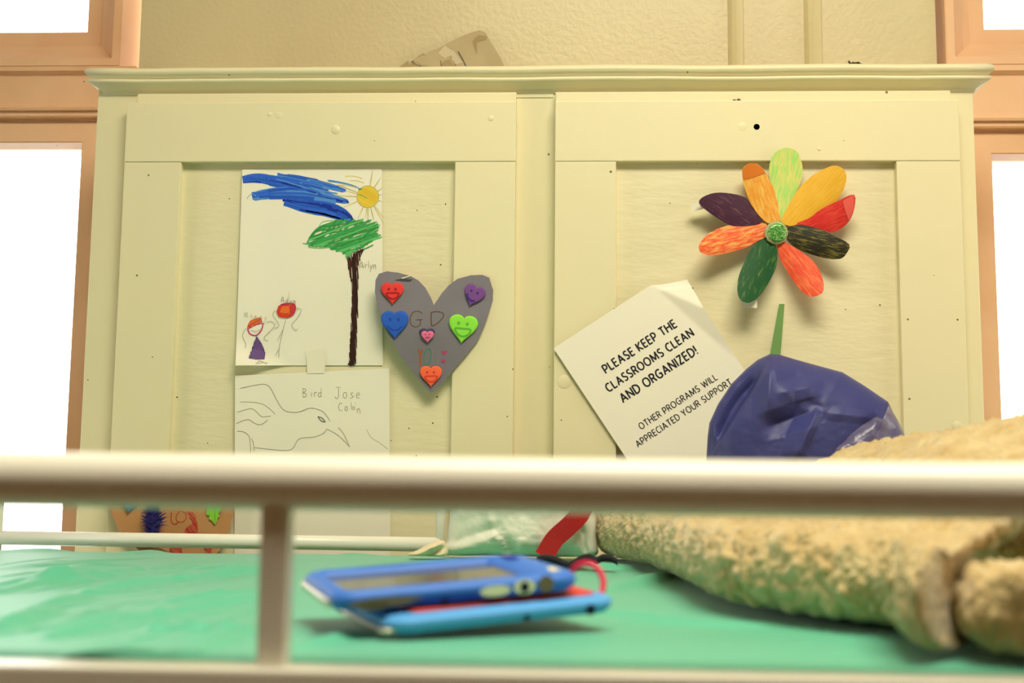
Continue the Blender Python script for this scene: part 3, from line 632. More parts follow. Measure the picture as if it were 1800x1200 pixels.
for pts, ang, ca, cb, lift, lay, nm, lo, hi in PET:
    zp = z9(pts); zz = [tuple(p) for p in catmull([Vector(p) for p in zp], 3, True)]
    tip = max(zp, key=lambda p: (Vector(p)-FC).length); ax = (Vector(tip)-FC); L_ = ax.length; ax.normalize(); qx = Vector((-ax.y, ax.x))
    cc = Vector((sum(p[0] for p in zp)/len(zp), sum(p[1] for p in zp)/len(zp)))
    def sf(px, py, l, ax=ax, qx=qx, L_=L_, lift=lift, lay=lay):
        v = Vector((px, py))-FC; t = max(0, v.dot(ax)/L_); u = v.dot(qx)/26
        return P(px, py, YD-.006-lay*.0009-lift*t*t+.004*u*u*(1 if lift > .015 else .5)-l)
    s_ = Sheet(sf); s_.star(zz, cc, 8, crayon('crayon_petal_'+nm.replace(' ', '_'), ca, cb, ang, 330, 40, lo, hi))
    o = s_.done('petal', fl, nm+' petal')
    if nm in ('orange', 'red'):   # the glued tip is coloured differently
        t2 = Sheet(lambda x, y, l, sf=sf: sf(x, y, l+.0004)); 
        tp_ = [(397, 280), (393, 220), (420, 185), (470, 175), (520, 200), (545, 240), (482, 262), (430, 280)] if nm == 'orange' else [(1055, 425), (1090, 403), (1128, 384), (1130, 430), (1128, 480), (1113, 520), (1095, 555), (1075, 500)]
        zt = z9(tp_); zt = [tuple(a.lerp(c_, k/4)) for a, c_ in zip(map(Vector, zt), map(Vector, zt[1:]+zt[:1])) for k in range(4)]
        t2.star(zt, (sum(p[0] for p in zt)/len(zt), sum(p[1] for p in zt)/len(zt)), 6, flatm('petal_tip_orange', (208, 116, 36)) if nm == 'orange' else flatm('petal_tip_red', (228, 96, 84)), .0003)
        t2.done('petal_tip', o)
# glitter centre
mg = bpy.data.materials.new('green_glitter'); mg.use_nodes = True; nt = mg.node_tree; pb = nt.nodes['Principled BSDF']
vo = nt.nodes.new('ShaderNodeTexVoronoi'); vo.inputs['Scale'].default_value = 900; tc = nt.nodes.new('ShaderNodeTexCoord'); nt.links.new(tc.outputs['Object'], vo.inputs['Vector'])
cr = nt.nodes.new('ShaderNodeValToRGB'); sp = nt.nodes.new('ShaderNodeSeparateColor'); nt.links.new(vo.outputs['Color'], sp.inputs[0]); nt.links.new(sp.outputs[0], cr.inputs[0])
cr.color_ramp.elements[0].color = C((30, 120, 40)); cr.color_ramp.elements[1].color = C((206, 220, 150)); e = cr.color_ramp.elements.new(.6); e.color = C((70, 170, 70))
nt.links.new(cr.outputs[0], pb.inputs['Base Color']); pb.inputs['Roughness'].default_value = .25; pb.inputs['Metallic'].default_value = .3
mg2 = mat('pale_glitter', (206, 200, 150), rough=.3, bump=(900, .6, 1), var=((150, 170, 110), 700, .4, .6))
cs = Sheet(lambda x, y, l: P(x, y, YD-.0105-l)); n = 28
cs.star([(FC.x+20.5*math.cos(2*PI*i/n)*(1+.04*math.sin(i*3)), FC.y+20.5*math.sin(2*PI*i/n)) for i in range(n)], FC, 4, mg2, 0, .001, .001)
cs.star([(FC.x+1.5+16.5*math.cos(2*PI*i/n)*(1+.06*math.sin(i*2.3)), FC.y+16.5*math.sin(2*PI*i/n)) for i in range(n)], FC, 4, mg, .002, .0006, .0008)
cs.done('flower_center', fl, 'green glitter disc')
strip(z9([(52, 445), (150, 430), (160, 470), (55, 497)]), YD-.006, 'tape', fl)
strip(z9([(395, 1085), (490, 1075), (490, 1130), (400, 1125)]), YD-.018, 'tape', fl)
st = Sheet(lambda x, y, l: P(x, y, YP-.004-l)); st.grid((1369.5, 534), (1379, 534), (1369, 660), (1347, 660), 3, 20, flatm('green_stem_paper', (112, 152, 84)))
tag(st.done('flower_stem'), 'narrow green paper stem strip below the paper flower', 'paper stem')

# ------------------------------------------------------------------ brown heart low on the cabinet
bh = Sheet(lambda x, y, l: P(x, y, YD-.004-.012*sst(300, 195, x)-l))
m_kraft = mat('brown_craft_paper', (196, 146, 92), rough=.75, var=((184, 130, 80), 9, .4, .65))
bh.star([(302, 858), (280, 838), (250, 828), (220, 832), (198, 850), (190, 876), (195, 900), (208, 930), (232, 956), (256, 978), (280, 995), (303, 1010), (330, 1000), (364, 984), (386, 968), (400, 940), (410, 905), (412, 875), (402, 848), (378, 832), (345, 832), (318, 842)], (302, 910), 8, m_kraft)
def za(pts): return [(150+x/6, 860+y/6) for x, y in pts]
rk = flatm('crayon_red_on_brown', (182, 62, 46)); rk2 = flatm('crayon_dull_red', (196, 92, 70))
bh.line(za([(910, 235), (905, 330), (940, 368), (985, 345)]), 1.5, rk); bh.line(za([(1000, 225), (960, 280), (965, 330), (1020, 345), (1060, 310), (1055, 250), (1000, 225)]), 1.3, rk)
bh.scribble(za([(1060, 230), (1130, 240), (1180, 330), (1185, 470), (1040, 470), (1060, 400), (1130, 350)]), .9, 1.8, 2.2, [rk, rk2], 2, 1)
bh.scribble(za([(890, 600), (1010, 600), (1020, 680), (880, 680)]), .6, 1.6, 2, [rk, rk2], 1, 1); bh.line(za([(905, 590), (900, 690)]), 1.4, m_pencil3); bh.line(za([(1010, 590), (1015, 690)]), 1.4, m_pencil3)
bh.poly(za([(520, 595), (740, 595), (880, 660), (840, 690), (610, 690)]), flatm('dark_brown_paper', (112, 82, 46)))  # darker brown patch near the lower edge of the heart
bh.scribble(za([(1250, 600), (1340, 600), (1320, 670), (1290, 680)]), .7, 1.6, 2, [rk2, rk], 1, 1); bh.line(za([(1240, 600), (1290, 670), (1340, 610), (1400, 620)]), 1.2, m_pencil3); bh.line(za([(1320, 470), (1360, 480)]), 1.4, m_pencil3)
kh = bh.done('craft_heart'); tag(kh, 'brown paper heart with feather and stickers low on the left of the cabinet', 'heart card')
fk = Sheet(lambda x, y, l: P(x, y, YD-.0055-.012*sst(300, 195, x)-l)); fk.star(heart(*za([(465, 150)])[0], 32, 34, .15), za([(465, 150)])[0], 4, mat('blue_sticker', (74, 132, 170), rough=.3, spec=.5), 0, .0025, .001); fk.done('blue_sticker', kh, 'light blue heart sticker')
lf = Sheet(lambda x, y, l: P(x, y, YD-.0065-l)); lp = za([(1260, 100), (1280, 200), (1275, 265), (1310, 275), (1300, 310), (1345, 335), (1365, 375), (1390, 335), (1395, 295), (1415, 285), (1405, 250), (1435, 215), (1440, 100)])
lf.poly(lp, flatm('leaf_lime', (138, 206, 62)), 0); lf.line(za([(1365, 190), (1366, 370)]), .8, GR[2]); lf.done('leaf_sticker', kh, 'lime green oak leaf sticker')
b = bmesh.new(); m_fea = mat('navy_feather', (26, 24, 110), rough=.8, sheen=.4)
A, B = P(274, 888, YD-.02), P(266, 948, YD-.02)
for i in range(520):
    t = random.random(); p = A.lerp(B, t)+Vector((0, random.uniform(-.004, .006), 0)); s_ = random.choice((-1, 1))
    L_ = (.010+.011*math.sin(PI*min(1, t+.12)))*random.uniform(.5, 1.15)*(1 if s_ < 0 or t > .4 else .5)
    d = Vector((s_*.8+.1, random.uniform(-.5, .3), random.uniform(.0, .8))).normalized()
    e = p+d*L_+Vector((0, 0, random.uniform(-.004, .003))); wv = Vector((d.z, 0, -d.x))*.0007
    b.faces.new([b.verts.new(v) for v in (p-wv, p+wv, e+wv*.2, e-wv*.2)])
tube(b, [A, A.lerp(B, .5)+Vector((.001, 0, 0)), B], .0016, 6)
obj('feather', b, m_fea, kh, label='dark blue fluffy feather')

# ------------------------------------------------------------------ bed
MZ = 1.241; YR = .65
bed = empty('bunk_bed', (.15, 1.14, 0), 'white tubular metal bunk bed with guard rails in front of the cabinet', 'bed')
BX0, BX1 = -.86, 1.14; YB = 1.63
def rail(name, y, pa, pb, r, x0, x1, label=None):
    a, c_ = P(*pa, y), P(*pb, y); s_ = (c_.z-a.z)/(c_.x-a.x); b = bmesh.new()
    pts = [(x0+(x1-x0)*i/12, y, a.z+s_*(x0+(x1-x0)*i/12-a.x)) for i in range(13)]
    tube(b, pts, r, 28); return obj(name, b, m_rail, bed, True, label)
rail('guard_rail', YR, (0, 841), (1800, 864), .0150, BX0, BX1, 'front guard rail, thick round tube')
za_ = (P(0, 1166, .634).z+P(1800, 1186, .634).z)/2-.0025
b = bmesh.new(); box(b, BX0, BX1, .634, YR+.012, za_-.045, za_, .002); obj('side_rail', b, m_rail, bed)
b = bmesh.new(); xp = P(486, 1000, YR).x
for x in (xp, xp+.72):
    box(b, x-.0079, x+.0079, YR-.008, YR+.008, 1.22, 1.335, .002)
o = None
b.free()
for x in (xp, xp+.78):
    b = bmesh.new(); box(b, x-.0080, x+.0080, YR-.008, YR+.008, 1.215, 1.334, .0022); obj('rail_post', b, m_rail, bed)
# far guard rail: a bent tube loop
zlo = P(400, 951, YB).z; xa, xb = P(-4, 930, YB).x, P(774, 930, YB).x
b = bmesh.new(); loop = arcpath([(xb, YB, zlo-.10), (xb, YB, zlo+.085), (xa, YB, zlo+.085), (xa, YB, zlo-.10)], .02)
tube(b, loop, .0062, 14)
tube(b, [(xa, YB, zlo+.001), ((xa+xb)/2, YB, zlo), (xb, YB, zlo-.001)], .0098, 18)
obj('guard_rail', b, m_rail, bed, True, 'far guard rail, thin bent tube')
b = bmesh.new(); tube(b, [(BX0, YB, 1.16), (BX1, YB, 1.16)], .016, 18); obj('side_rail', b, m_rail, bed, True)
for x in (BX0, BX1):
    for y in (YR, YB):
        b = bmesh.new(); tube(b, [(x, y, 0), (x, y, 1.45 if x > 0 else 1.36)], .019, 20); obj('bed_post', b, m_rail, bed, True)
    for z in (1.10, .55):
        b = bmesh.new(); tube(b, [(x, YR, z), (x, YB, z)], .014, 16); obj('end_rail', b, m_rail, bed, True)
b = bmesh.new(); box(b, BX0+.02, BX1-.02, YR+.016, YB-.016, 1.085, 1.10); obj('mattress_base', b, m_rail, bed)
# sheet
X_0, X_1, Y_0, Y_1 = BX0+.03, BX1-.03, YR+.0175, 1.602
RID = []
def rid(px0, py0, px1, py1, hgt, wd):
    RID.append((G(px0, py0, MZ).xy, G(px1, py1, MZ).xy, hgt, wd))
for a in ((90, 1106, 280, 1082, .0030, .010), (280, 1082, 470, 1050, .0034, .009), (150, 1042, 320, 1020, .0042, .011), (320, 1022, 480, 1002, .004, .010), (0, 1040, 240, 1004, .004, .012), (245, 1004, 350, 986, .005, .014), (300, 1058, 460, 1046, .003, .008),
          (0, 1105, 95, 1075, .004, .009), (90, 1122, 220, 1098, .003, .008), (0, 1030, 140, 1022, .004, .016), (0, 1000, 100, 990, .005, .02), (100, 1000, 220, 990, .0045, .016), (240, 1112, 420, 1112, .0026, .008), (0, 1160, 260, 1148, .003, .008), (300, 1150, 430, 1100, .002, .008),
          (60, 1070, 150, 1050, .0035, .01), (330, 1000, 460, 990, .005, .02), (520, 1140, 640, 1115, .002, .008), (1060, 1040, 1180, 1010, .0035, .012), (1000, 1075, 1240, 1090, .0022, .010), (1100, 1090, 1330, 1100, .0022, .010), (900, 1003, 1100, 1000, .004, .016), (620, 975, 700, 973, .006, .02), (200, 974, 330, 968, .0046, .02), (0, 972, 120, 968, .0046, .02)): rid(*a)
rs = random.Random(3)
for i in range(46):
    x0 = rs.uniform(-40, 400); y0 = rs.uniform(985, 1150); ln = rs.uniform(60, 190); rid(x0, y0, x0+ln, max(980, y0-ln*rs.uniform(.08, .3)*(y0-930)/150), rs.uniform(.0006, .0013), rs.uniform(.003, .006))
b = bmesh.new(); NXg, NYg = 560, 260; V = []
def hsheet(x, y):
    z = MZ+.0022*fbm((x, y*1.4, .3), 3.5, 2)
    for p, q, hg, wd in RID:
        d = q-p; t = max(0, min(1, (Vector((x, y))-p).dot(d)/d.length_squared)); dist = (Vector((x, y))-p-d*t).length
        if dist < wd*3 and hg > 0:
            z += (hg*2.3 if hg < .0045 else hg*.9)*math.exp(-(dist/wd)**2*1.6)*(.35+.65*math.sin(PI*(.08+.84*t)))
    e = min(x-X_0, X_1-x, y-Y_0, Y_1-y)
    return z-(.014 if y > 1 else .005)*max(0, 1-e/.022)**2
for j in range(NYg+1):
    y = Y_0+(Y_1-Y_0)*j/NYg
    V.append([b.verts.new((X_0+(X_1-X_0)*i/NXg, y, hsheet(X_0+(X_1-X_0)*i/NXg, y))) for i in range(NXg+1)])
for j in range(NYg):
    for i in range(NXg): b.faces.new((V[j][i], V[j][i+1], V[j+1][i+1], V[j+1][i])).smooth = True
edge = [V[0][i] for i in range(NXg+1)]+[V[j][NXg] for j in range(1, NYg+1)]+[V[NYg][i] for i in range(NXg-1, -1, -1)]+[V[j][0] for j in range(NYg-1, 0, -1)]
low = [b.verts.new((v.co.x, v.co.y, 1.102)) for v in edge]
for i in range(len(edge)): k = (i+1) % len(edge); b.faces.new((edge[k], edge[i], low[i], low[k])).smooth = True
b.faces.new(low[::-1])
tag(obj('bed_sheet', b, m_sheet), 'mint green wrinkled sheet covering the bunk mattress', 'bed sheet')

# ------------------------------------------------------------------ tablets
def rr(x0, x1, y0, y1, r, n=6):
    out = []
    for cx, cy, a0 in ((x1-r, y1-r, 0), (x0+r, y1-r, PI/2), (x0+r, y0+r, PI), (x1-r, y0+r, 1.5*PI)):
        for i in range(n+1): a = a0+PI/2*i/n; out.append((cx+r*math.cos(a), cy+r*math.sin(a)))
    return out
def loft(bm, specs, mi=0, cap0=True, cap1=True, M=None):
    rings = []
    for x0, x1, y0, y1, r, z in specs:
        rings.append([bm.verts.new(M @ Vector((x, y, z))) for x, y in rr(x0, x1, y0, y1, r)])
    for A, B in zip(rings, rings[1:]):
        n = len(A)
        for k in range(n): f = bm.faces.new((A[k], A[(k+1) % n], B[(k+1) % n], B[k])); f.material_index = mi; f.smooth = True
    if cap0: f = bm.faces.new(rings[0][::-1]); f.material_index = mi
    if cap1: f = bm.faces.new(rings[-1]); f.material_index = mi
def TM(x, y, z, a, b_, c): return Matrix.Translation((x, y, z)) @ Matrix.Rotation(a, 4, 'Z') @ Matrix.Rotation(b_, 4, 'X') @ Matrix.Rotation(c, 4, 'Y')
L2, W2 = .080, .059
def patch(bm, M, pts, mi):
    f = bm.faces.new([bm.verts.new(M @ Vector(p)) for p in pts]); f.material_index = mi
m_blue = mat('blue_foam_case', (56, 114, 204), rough=.5, spec=.35); m_lblue = mat('light_blue_foam_case', (84, 160, 222), rough=.5, spec=.35)
m_dblue = flatm('dark_blue_print', (30, 62, 160)); m_wprint = flatm('cream_print', (226, 222, 178)); m_oprint = flatm('olive_print', (112, 100, 74)); m_kprint = flatm('navy_dot', (16, 22, 54)); m_sky = flatm('sky_blue_print', (110, 180, 232))
m_redp = mat('red_back_plate', (214, 62, 52), rough=.5); m_screen = mat('tablet_screen', (70, 68, 62), rough=.12, spec=.6); m_silver = mat('silver_edge', (206, 196, 176), rough=.3, metal=.6)
def ell(cx, cz, rx, rz, y, n=16): return [(cx+rx*math.cos(2*PI*i/n), y, cz+rz*math.sin(2*PI*i/n)) for i in range(n)]
# lower tablet, lying face down
M = TM(-.060, .829, 1.2628, .46, .035, -.062)
t1 = empty('tablet', M.translation-Vector((0, 0, .0115)), 'lower tablet lying face down in a light blue case with red back', 'tablet', 'tablets stacked on the bed')
b = bmesh.new(); T = -.0115
loft(b, [(-L2+.004, L2-.004, -W2+.004, W2-.004, .012, T), (-L2+.001, L2-.001, -W2+.001, W2-.001, .014, T+.003), (-L2, L2, -W2, W2, .014, T+.008), (-L2+.001, L2-.001, -W2+.001, W2-.001, .014, -.003), (-L2+.004, L2-.004, -W2+.004, W2-.004, .012, -.0008), (-L2+.009, L2-.009, -W2+.008, W2-.008, .009, 0)], 0, True, True, M)
patch(b, M, ell(.012, -.009, .0022, .0022, -W2-.0003), 1); patch(b, M, ell(.058, -.008, .0036, .0036, -W2-.0003), 1)
obj('tablet_case', b, [m_lblue, m_kprint], t1)
b = bmesh.new(); loft(b, [(-L2+.018, L2-.012, -W2+.010, W2-.010, .004, -.001), (-L2+.018, L2-.012, -W2+.010, W2-.010, .004, .0012), (-L2+.019, L2-.013, -W2+.011, W2-.011, .004, .0018)], 0, True, True, M); obj('back_plate', b, m_redp, t1, label='red back plate')
b = bmesh.new(); loft(b, [(-L2-.003, -L2+.02, -W2+.006, W2-.004, .004, T+.001), (-L2-.003, -L2+.02, -W2+.006, W2-.004, .004, T+.004)], 0, True, True, M); obj('tablet_body', b, m_silver, t1, label='pale metal tablet edge')
lp = catmull([M @ Vector(p) for p in ((L2-.004, .020, -.004), (L2+.003, .022, .012), (L2+.010, .012, .021), (L2+.015, -.004, .020), (L2+.016, -.018, .010), (L2+.009, -.028, -.002), (L2-.003, -.034, -.008))], 6)
lp = catmull([M @ Vector((L2-.004, .016, -.002)), P(1003, 1008, .86), P(1012, 996, .85), P(1030, 990, .845), P(1048, 997, .84), P(1060, 1018, .835), P(1058, 1040, .83), P(1046, 1056, .825), M @ Vector((L2-.002, -.030, -.008))], 6)
b = bmesh.new(); tube(b, lp, .0022, 10); obj('cord_loop', b, mat('pink_cord', (222, 44, 84), rough=.5), t1, True, 'pink cord loop')
# upper tablet, screen up
M = TM(-.086, .826, 1.2785, .385, .045, -.066)
t2 = empty('tablet', M.translation-Vector((0, 0, .014)), 'upper tablet with screen up in a printed blue case, topmost of the two', 'tablet', 'tablets stacked on the bed')
L2 = .083; b = bmesh.new(); T = -.0122; RB = .030
loft(b, [(-L2+.004, L2-.004, -W2+.004, W2-.004, .012, T), (-L2+.001, L2-.001, -W2+.001, W2-.001, .014, T+.003), (-L2, L2, -W2, W2, .014, T+.0065), (-L2+.001, L2-.001, -W2+.001, W2-.001, .014, -.003), (-L2+.004, L2-.004, -W2+.004, W2-.004, .012, -.0006), (-L2+.007, L2-.012, -W2+.006, W2-.006, .010, 0),
         (-L2+.011, L2-RB+.003, -W2+.010, W2-.010, .006, -.0012), (-L2+.013, L2-RB, -W2+.012, W2-.012, .004, -.0045)], 0, True, False, M)
for cx, cz, rx, rz, mi in ((.022, -.0075, .0105, .0035, 2), (.042, -.0066, .0075, .0048, 2), (.057, -.006, .0055, .0055, 3), (-.050, -.008, .024, .003, 3), (-.058, -.010, .010, .0022, 3), (-.01, -.0095, .024, .0022, 1)):
    patch(b, M, ell(cx, cz, rx, rz, -W2-.0004), mi)
patch(b, M, ell(.042, -.0068, .0032, .0034, -W2-.0008), 4); patch(b, M, ell(-.012, -.0105, .0026, .0016, -W2-.0009), 4)
def top(pts, mi, z=.0003): patch(b, M, [(x, y, z) for x, y in pts], mi)
top([(L2-.022, W2-.035), (L2-.014, W2-.035), (L2-.010, W2-.014), (L2-.014, W2-.008), (L2-.021, W2-.010)], 1); top([(L2-.016, W2-.012), (L2-.012, W2-.012), (L2-.012, W2-.007), (L2-.018, W2-.007)], 2)
top([(L2-.018, -W2+.010), (L2-.010, -W2+.012), (L2-.010, -W2+.028), (L2-.014, -W2+.030)], 2)
top([(-.04, W2-.0075), (.0, W2-.0075), (.01, W2-.0062), (-.045, W2-.0062)], 1, -.0001)
obj('tablet_case', b, [m_blue, m_dblue, m_wprint, m_oprint, m_kprint], t2)
b = bmesh.new(); loft(b, [(-L2+.010, L2-RB+.004, -W2+.009, W2-.009, .004, -.006), (-L2+.010, L2-RB+.004, -W2+.009, W2-.009, .004, -.0043)], 0, True, True, M); obj('screen', b, m_screen, t2)
b = bmesh.new(); loft(b, [(-L2-.0015, -L2+.006, -W2+.012, W2-.010, .003, -.0105), (-L2-.002, -L2+.006, -W2+.011, W2-.009, .003, -.008), (-L2-.0015, -L2+.006, -W2+.012, W2-.010, .003, -.0055)], 0, True, True, M); obj('metal_edge', b, m_silver, t2, label='shiny silver left edge')

# ------------------------------------------------------------------ black strap on the sheet
b = bmesh.new(); m_blk = mat('black_webbing', (16, 18, 24), rough=.7)
pp = [(1.0, 940, 984), (1, 955, 980), (1, 975, 984), (1, 994, 992), (1, 1004, 990), (1, 1018, 982), (1, 1034, 979), (1, 1046, 984), (1, 1056, 980), (1, 1070, 980), (1, 1082, 987)]
cl = []
for _, x, y in pp: q = P(x, y, 1.36-(x-940)*.0002); q.z = max(q.z, MZ+.004); cl.append(q)
cl = catmull(cl, 6); prev = None
for p in cl:
    cur = [b.verts.new(p+Vector((.002, dy, dz))) for dy, dz in ((-.010, -.0035), (-.010, .0025), (.008, .0035), (.008, -.0025))]
    if prev:
        for k in range(4): b.faces.new((prev[k], prev[(k+1) % 4], cur[(k+1) % 4], cur[k])).smooth = True
    prev = cur
tag(obj('strap', b, m_blk), 'black looped strap lying on the green sheet behind the tablets', 'strap')

# ------------------------------------------------------------------ blobs of cloth and plastic
def blob(pts, cen, y0, front, back, creases=(), rings=26, sub=4, nz=(0, 1), wr=None, smoothb=True):
    """closed shell: an outline at distance y0 that bulges front/back, with ridge creases (a, b, width, height)"""
    bp = catmull([Vector(p) for p in pts], sub, True) if smoothb else [Vector(a).lerp(Vector(c_), k/sub) for a, c_ in zip(pts, pts[1:]+pts[:1]) for k in range(sub)]
    cen = Vector(cen); bm = bmesh.new(); out = {}
    def cre(p):
        v = 0
        for a, c_, wd, hg in creases:
            a, c_ = Vector(a), Vector(c_); d = c_-a; t = max(0, min(1, (p-a).dot(d)/d.length_squared)); dist = (p-a-d*t).length/wd
            if dist < 1: v += hg*(1-dist)**1.3
        return v
    n = len(bp); rim = None
    for side, bulge in ((-1, front), (1, back)):
        R_ = []
        for j in range(1, rings+1):
            if j == rings and rim: R_.append(rim); break
            t = j/rings; row = []
            for p in bp:
                q = cen.lerp(p, t); prof = math.sqrt(max(0, 1-t**2.6))
                off = bulge*prof
                if side < 0:
                    e = min(1, (1-t)*6)
                    off += (cre(q)+nz[0]*fbm((q.x*.01, q.y*.01, 1.7), nz[1], 4))*e
                    if wr: off += wr(q)*e
                row.append(bm.verts.new(P(q.x, q.y, y0+side*off)))
            R_.append(row)
        if rim is None: rim = R_[-1]
        off = bulge+(cre(cen)+nz[0]*fbm((cen.x*.01, cen.y*.01, 1.7), nz[1], 4)+(wr(cen) if wr else 0) if side < 0 else 0); c0 = bm.verts.new(P(cen.x, cen.y, y0+side*off))
        for i in range(n): bm.faces.new((c0, R_[0][i], R_[0][(i+1) % n])).smooth = True
        for A, B in zip(R_, R_[1:]):
            for i in range(n): bm.faces.new((A[i], B[i], B[(i+1) % n], A[(i+1) % n])).smooth = True
    bmesh.ops.recalc_face_normals(bm, faces=bm.faces); return bm
m_bag = mat('blue_plastic', (56, 60, 116), rough=.5, spec=.4, bump=(30, .3, 6))
bag = [(1238, 960), (1240, 900), (1241, 815), (1244, 765), (1247, 743), (1262, 710), (1286, 674), (1312, 648), (1332, 632), (1354, 622), (1370, 623), (1400, 632), (1440, 643), (1481, 654), (1520, 678), (1561, 706), (1575, 735), (1592, 768), (1600, 850), (1600, 960), (1500, 962), (1400, 964), (1310, 962)]
def bag_fold(q):
    """overlapping folds of the film: each is a sharp step or a slope on one side of a line"""
    def sd(a, b_):
        a, b_ = Vector(a), Vector(b_); d = (b_-a).normalized(); v = q-a; return v.x*-d.y+v.y*d.x, v.dot(d)/(b_-a).length
    v = 0
    n1, t1 = sd((1352, 640), (1242, 812))          # front flap over the left pocket; n1 > 0 lies upper left
    v -= .026*sst(-3, 5, n1)*sst(-.05, .30, t1)*(1-.55*sst(10, 60, n1))
    n2, t2 = sd((1354, 626), (1350, 730))          # crease running down from the apex
    v += (.016*max(0, 1-abs(n2)/(46 if n2 < 0 else 28)))*sst(-.1, .1, t2)*sst(1.3, .6, t2)
    n3, t3 = sd((1437, 720), (1400, 808))          # pinched ridge at the middle right
    v += .015*max(0, 1-abs(n3)/(14 if n3 < 0 else 34))*sst(-.1, .12, t3)*sst(1.2, .8, t3)
    n4, t4 = sd((1362, 745), (1437, 720)); v -= .014*max(0, 1-abs(n4)/26)*sst(-.4, .1, t4)*sst(1.2, .8, t4)
    n5, t5 = sd((1375, 690), (1425, 680)); v += .009*max(0, 1-abs(n5)/22)*sst(-.3, .3, t5)*sst(1.5, .8, t5)
    n6, t6 = sd((1450, 725), (1545, 735)); v += .005*max(0, 1-abs(n6)/14)*sst(-.1, .3, t6)*sst(1.2, .7, t6)
    n7, t7 = sd((1247, 745), (1262, 778)); v += .008*max(0, 1-abs(n7)/9)*sst(-.2, .2, t7)*sst(1.3, .8, t7)
    return v
b = blob(bag, (1400, 790), 1.585, .062, .015, rings=70, sub=9, nz=(.0025, 1.4), wr=bag_fold, smoothb=False)
bag_o = obj('plastic_bag', b, m_bag, None, True); tag(bag_o, 'crumpled blue plastic bag behind the beige blanket', 'plastic bag')
# pale translucent patch of thin plastic on the bag
m_clear = mat('greyish_thin_plastic', (128, 122, 138), rough=.3, spec=.5, bump=(60, .5, 4), var=((90, 86, 120), 24, .4, .6))
b = blob([(1452, 792), (1478, 772), (1510, 748), (1540, 732), (1557, 738), (1562, 712), (1578, 738), (1592, 768), (1592, 850), (1560, 860), (1500, 850)], (1530, 790), 1.540, .022, .004, rings=14, sub=4, nz=(.004, 3), smoothb=False)
obj('clear_wrap', b, m_clear, bag_o, True, 'greyish see-through plastic patch')

m_cloth = mat('white_cotton', (226, 224, 204), rough=.85, spec=.15, sheen=.2, bump=(160, .15, 3))
wb = [(782, 974), (786, 950), (790, 915), (796, 880), (830, 862), (900, 858), (980, 860), (1030, 872), (1046, 905), (1048, 945), (1050, 974), (1020, 978), (940, 978), (860, 976)]
b = blob(wb, (920, 925), 1.545, .030, .02, creases=[((800, 952), (860, 930), 16, -.004), ((870, 930), (900, 970), 18, -.005), ((800, 905), (790, 950), 18, .005), ((855, 890), (868, 940), 14, .004), ((880, 948), (895, 976), 8, .006), ((918, 950), (912, 976), 8, .005), ((940, 900), (945, 960), 22, .004), ((1022, 930), (1030, 972), 10, -.008), ((1046, 905), (1052, 966), 12, .005), ((975, 962), (1010, 970), 14, -.006)], rings=40, sub=6, nz=(.004, 1.8))
wbo = obj('cloth_bag', b, m_cloth, None, True); tag(wbo, 'crumpled white cloth bag with a red strap at the far edge of the bed', 'bag')
b = bmesh.new(); m_rs = mat('red_ribbon', (186, 36, 36), rough=.6, bump=(300, .2, 2))
cen = catmull([Vector(p) for p in ((956, 978), (963, 966), (976, 946), (998, 926), (1016, 908), (1026, 890), (1032, 868))], 5); prev = None; n = len(cen)
for i, p in enumerate(cen):
    t = cen[min(i+1, n-1)]-cen[max(i-1, 0)]; t.normalize(); q = Vector((-t.y, t.x)); h = 17; y = 1.498+.006*(i/n)
    cur = [b.verts.new(P(p.x+q.x*h*s_, p.y+q.y*h*s_, y+dy+.003*s_)) for s_, dy in ((-1, 0), (1, 0), (1, .0012), (-1, .0012))]
    if prev:
        for k in range(4): b.faces.new((prev[k], prev[(k+1) % 4], cur[(k+1) % 4], cur[k]))
    prev = cur
bmesh.ops.recalc_face_normals(b, faces=b.faces); obj('red_strap', b, m_rs, wbo, False, 'red ribbon strap')
b = blob([(716, 975), (735, 966), (752, 956), (768, 950), (782, 952), (786, 975), (750, 977)], (760, 974), 1.52, .018, .01, creases=[((730, 975), (775, 955), 10, .008), ((750, 980), (780, 962), 8, -.007)], rings=14, sub=4, nz=(.003, 4))
tag(obj('cloth', b, mat('cream_cotton', (226, 208, 172), rough=.85, bump=(160, .15, 3)), None, True), 'small cream cloth bunched beside the white bag', 'cloth')

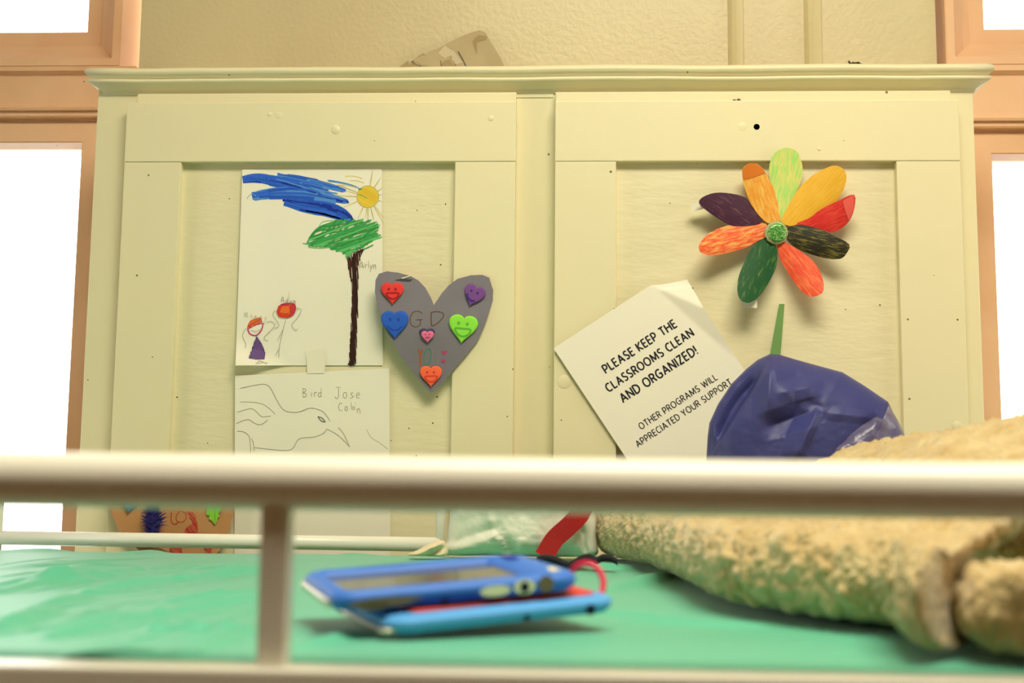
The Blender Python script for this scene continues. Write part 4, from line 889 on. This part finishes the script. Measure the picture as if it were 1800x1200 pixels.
# ------------------------------------------------------------------ sherpa blanket
m_bl = mat('beige_fleece', (208, 187, 136), rough=.95, spec=.08, sheen=.35, var=((190, 164, 110), 40, .35, .65), bump=(170, 1.0, 4))
def hb(x, y):
    K = ((.10, .058), (.17, .082), (.25, .124), (.33, .141), (.42, .152), (.50, .167), (.58, .176), (.70, .170), (.95, .14))
    for (a, ha), (c_, hc_) in zip(K, K[1:]):
        if x < c_:
            t = max(0, (x-a)/(c_-a)); return ha+(hc_-ha)*t
    return K[-1][1]
def blanket_lump(bm, bpts, cen, hfun, r0, rings, sub, dens=1.0, seed=0):
    bp = catmull(bpts, sub, True); n = len(bp); cen = Vector(cen); R_ = []
    for j in range(rings+1):
        s = j/rings; row = []
        for i, p in enumerate(bp):
            d = Vector((cen.x-p.x, cen.y-p.y, 0)); Ld = d.length; d.normalize(); r = r0*(1+.18*fbm((p.x*9, p.y*9, seed), 1, 2))
            sr = .30
            if s < sr:
                a = -PI*.5+PI*.95*(s/sr); base = Vector((p.x, p.y, MZ+.0062))+d*r*.2
                q = base-d*r*math.cos(a)*.9+d*r*(.3*(1-math.cos(a)) if a < 0 else 0)+Vector((0, 0, r+r*math.sin(a)))
            else:
                t = (s-sr)/(1-sr); k = d*(r*.2+(Ld-r*.2)*t); q = Vector((p.x, p.y, MZ))+k
                hh = hfun(q.x, q.y); q.z = MZ+2*r+(hh-2*r)*sst(0, .62, t)*(1 if hh > 2*r else 0)
                q.z += .010*fbm((q.x, q.y, seed+.5), 7, 3)*min(1, t*5)
            # nubby pile
            nrm = (Vector((0, 0, 1)) if s > sr else (-d*math.cos(-PI/2+PI*s/sr)+Vector((0, 0, math.sin(-PI/2+PI*s/sr)))))
            nb = abs(noise.noise(q*62))+.7*abs(noise.noise(q*125+Vector((3, 1, 2))))+.3*abs(noise.noise(q*260))
            q = q+nrm*(.0085*nb-.001)*min(1, s*10)
            row.append(bm.verts.new(q))
        R_.append(row)
    for A, B in zip(R_, R_[1:]):
        for i in range(n): bm.faces.new((A[i], A[(i+1) % n], B[(i+1) % n], B[i])).smooth = True
    bm.faces.new(R_[0][::-1])
g = lambda x, y: G(x, y, MZ)
edge = [g(1068, 978), g(1092, 991), g(1140, 1003), g(1200, 1026), g(1290, 1072), g(1400, 1093), g(1500, 1108), g(1580, 1118), g(1598, 1140), g(1630, 1161), g(1670, 1158), g(1730, 1125), g(1800, 1085)]
back = [Vector((.60, .83, MZ)), Vector((.92, .82, MZ)), Vector((1.02, 1.1, MZ)), Vector((.95, 1.42, MZ)), Vector((.70, 1.50, MZ)), Vector((.45, 1.51, MZ)), Vector((.26, 1.515, MZ)), Vector((.15, 1.515, MZ))]
b = bmesh.new(); blanket_lump(b, edge+back, (.56, 1.14, 0), hb, .029, 190, 46, seed=1)
blk = obj('blanket', b, m_bl, None, True); tag(blk, 'beige fleece blanket heaped on the right side of the bed', 'blanket')
b = bmesh.new()
e2 = [Vector((p[0], p[1], MZ)) for p in ((.268, .765), (.246, .72), (.252, .690), (.32, .682), (.45, .682), (.60, .70), (.62, .78), (.50, .83), (.36, .80))]
blanket_lump(b, e2, (.43, .75, 0), lambda x, y: .048, .021, 80, 40, seed=4)
fo = obj('blanket_fold', b, m_bl, None, True); fo.parent = blk; fo.matrix_parent_inverse = blk.matrix_world.inverted(); fo.location = fo.location-blk.location; fo.matrix_parent_inverse = Matrix()
bpy.context.view_layer.update()
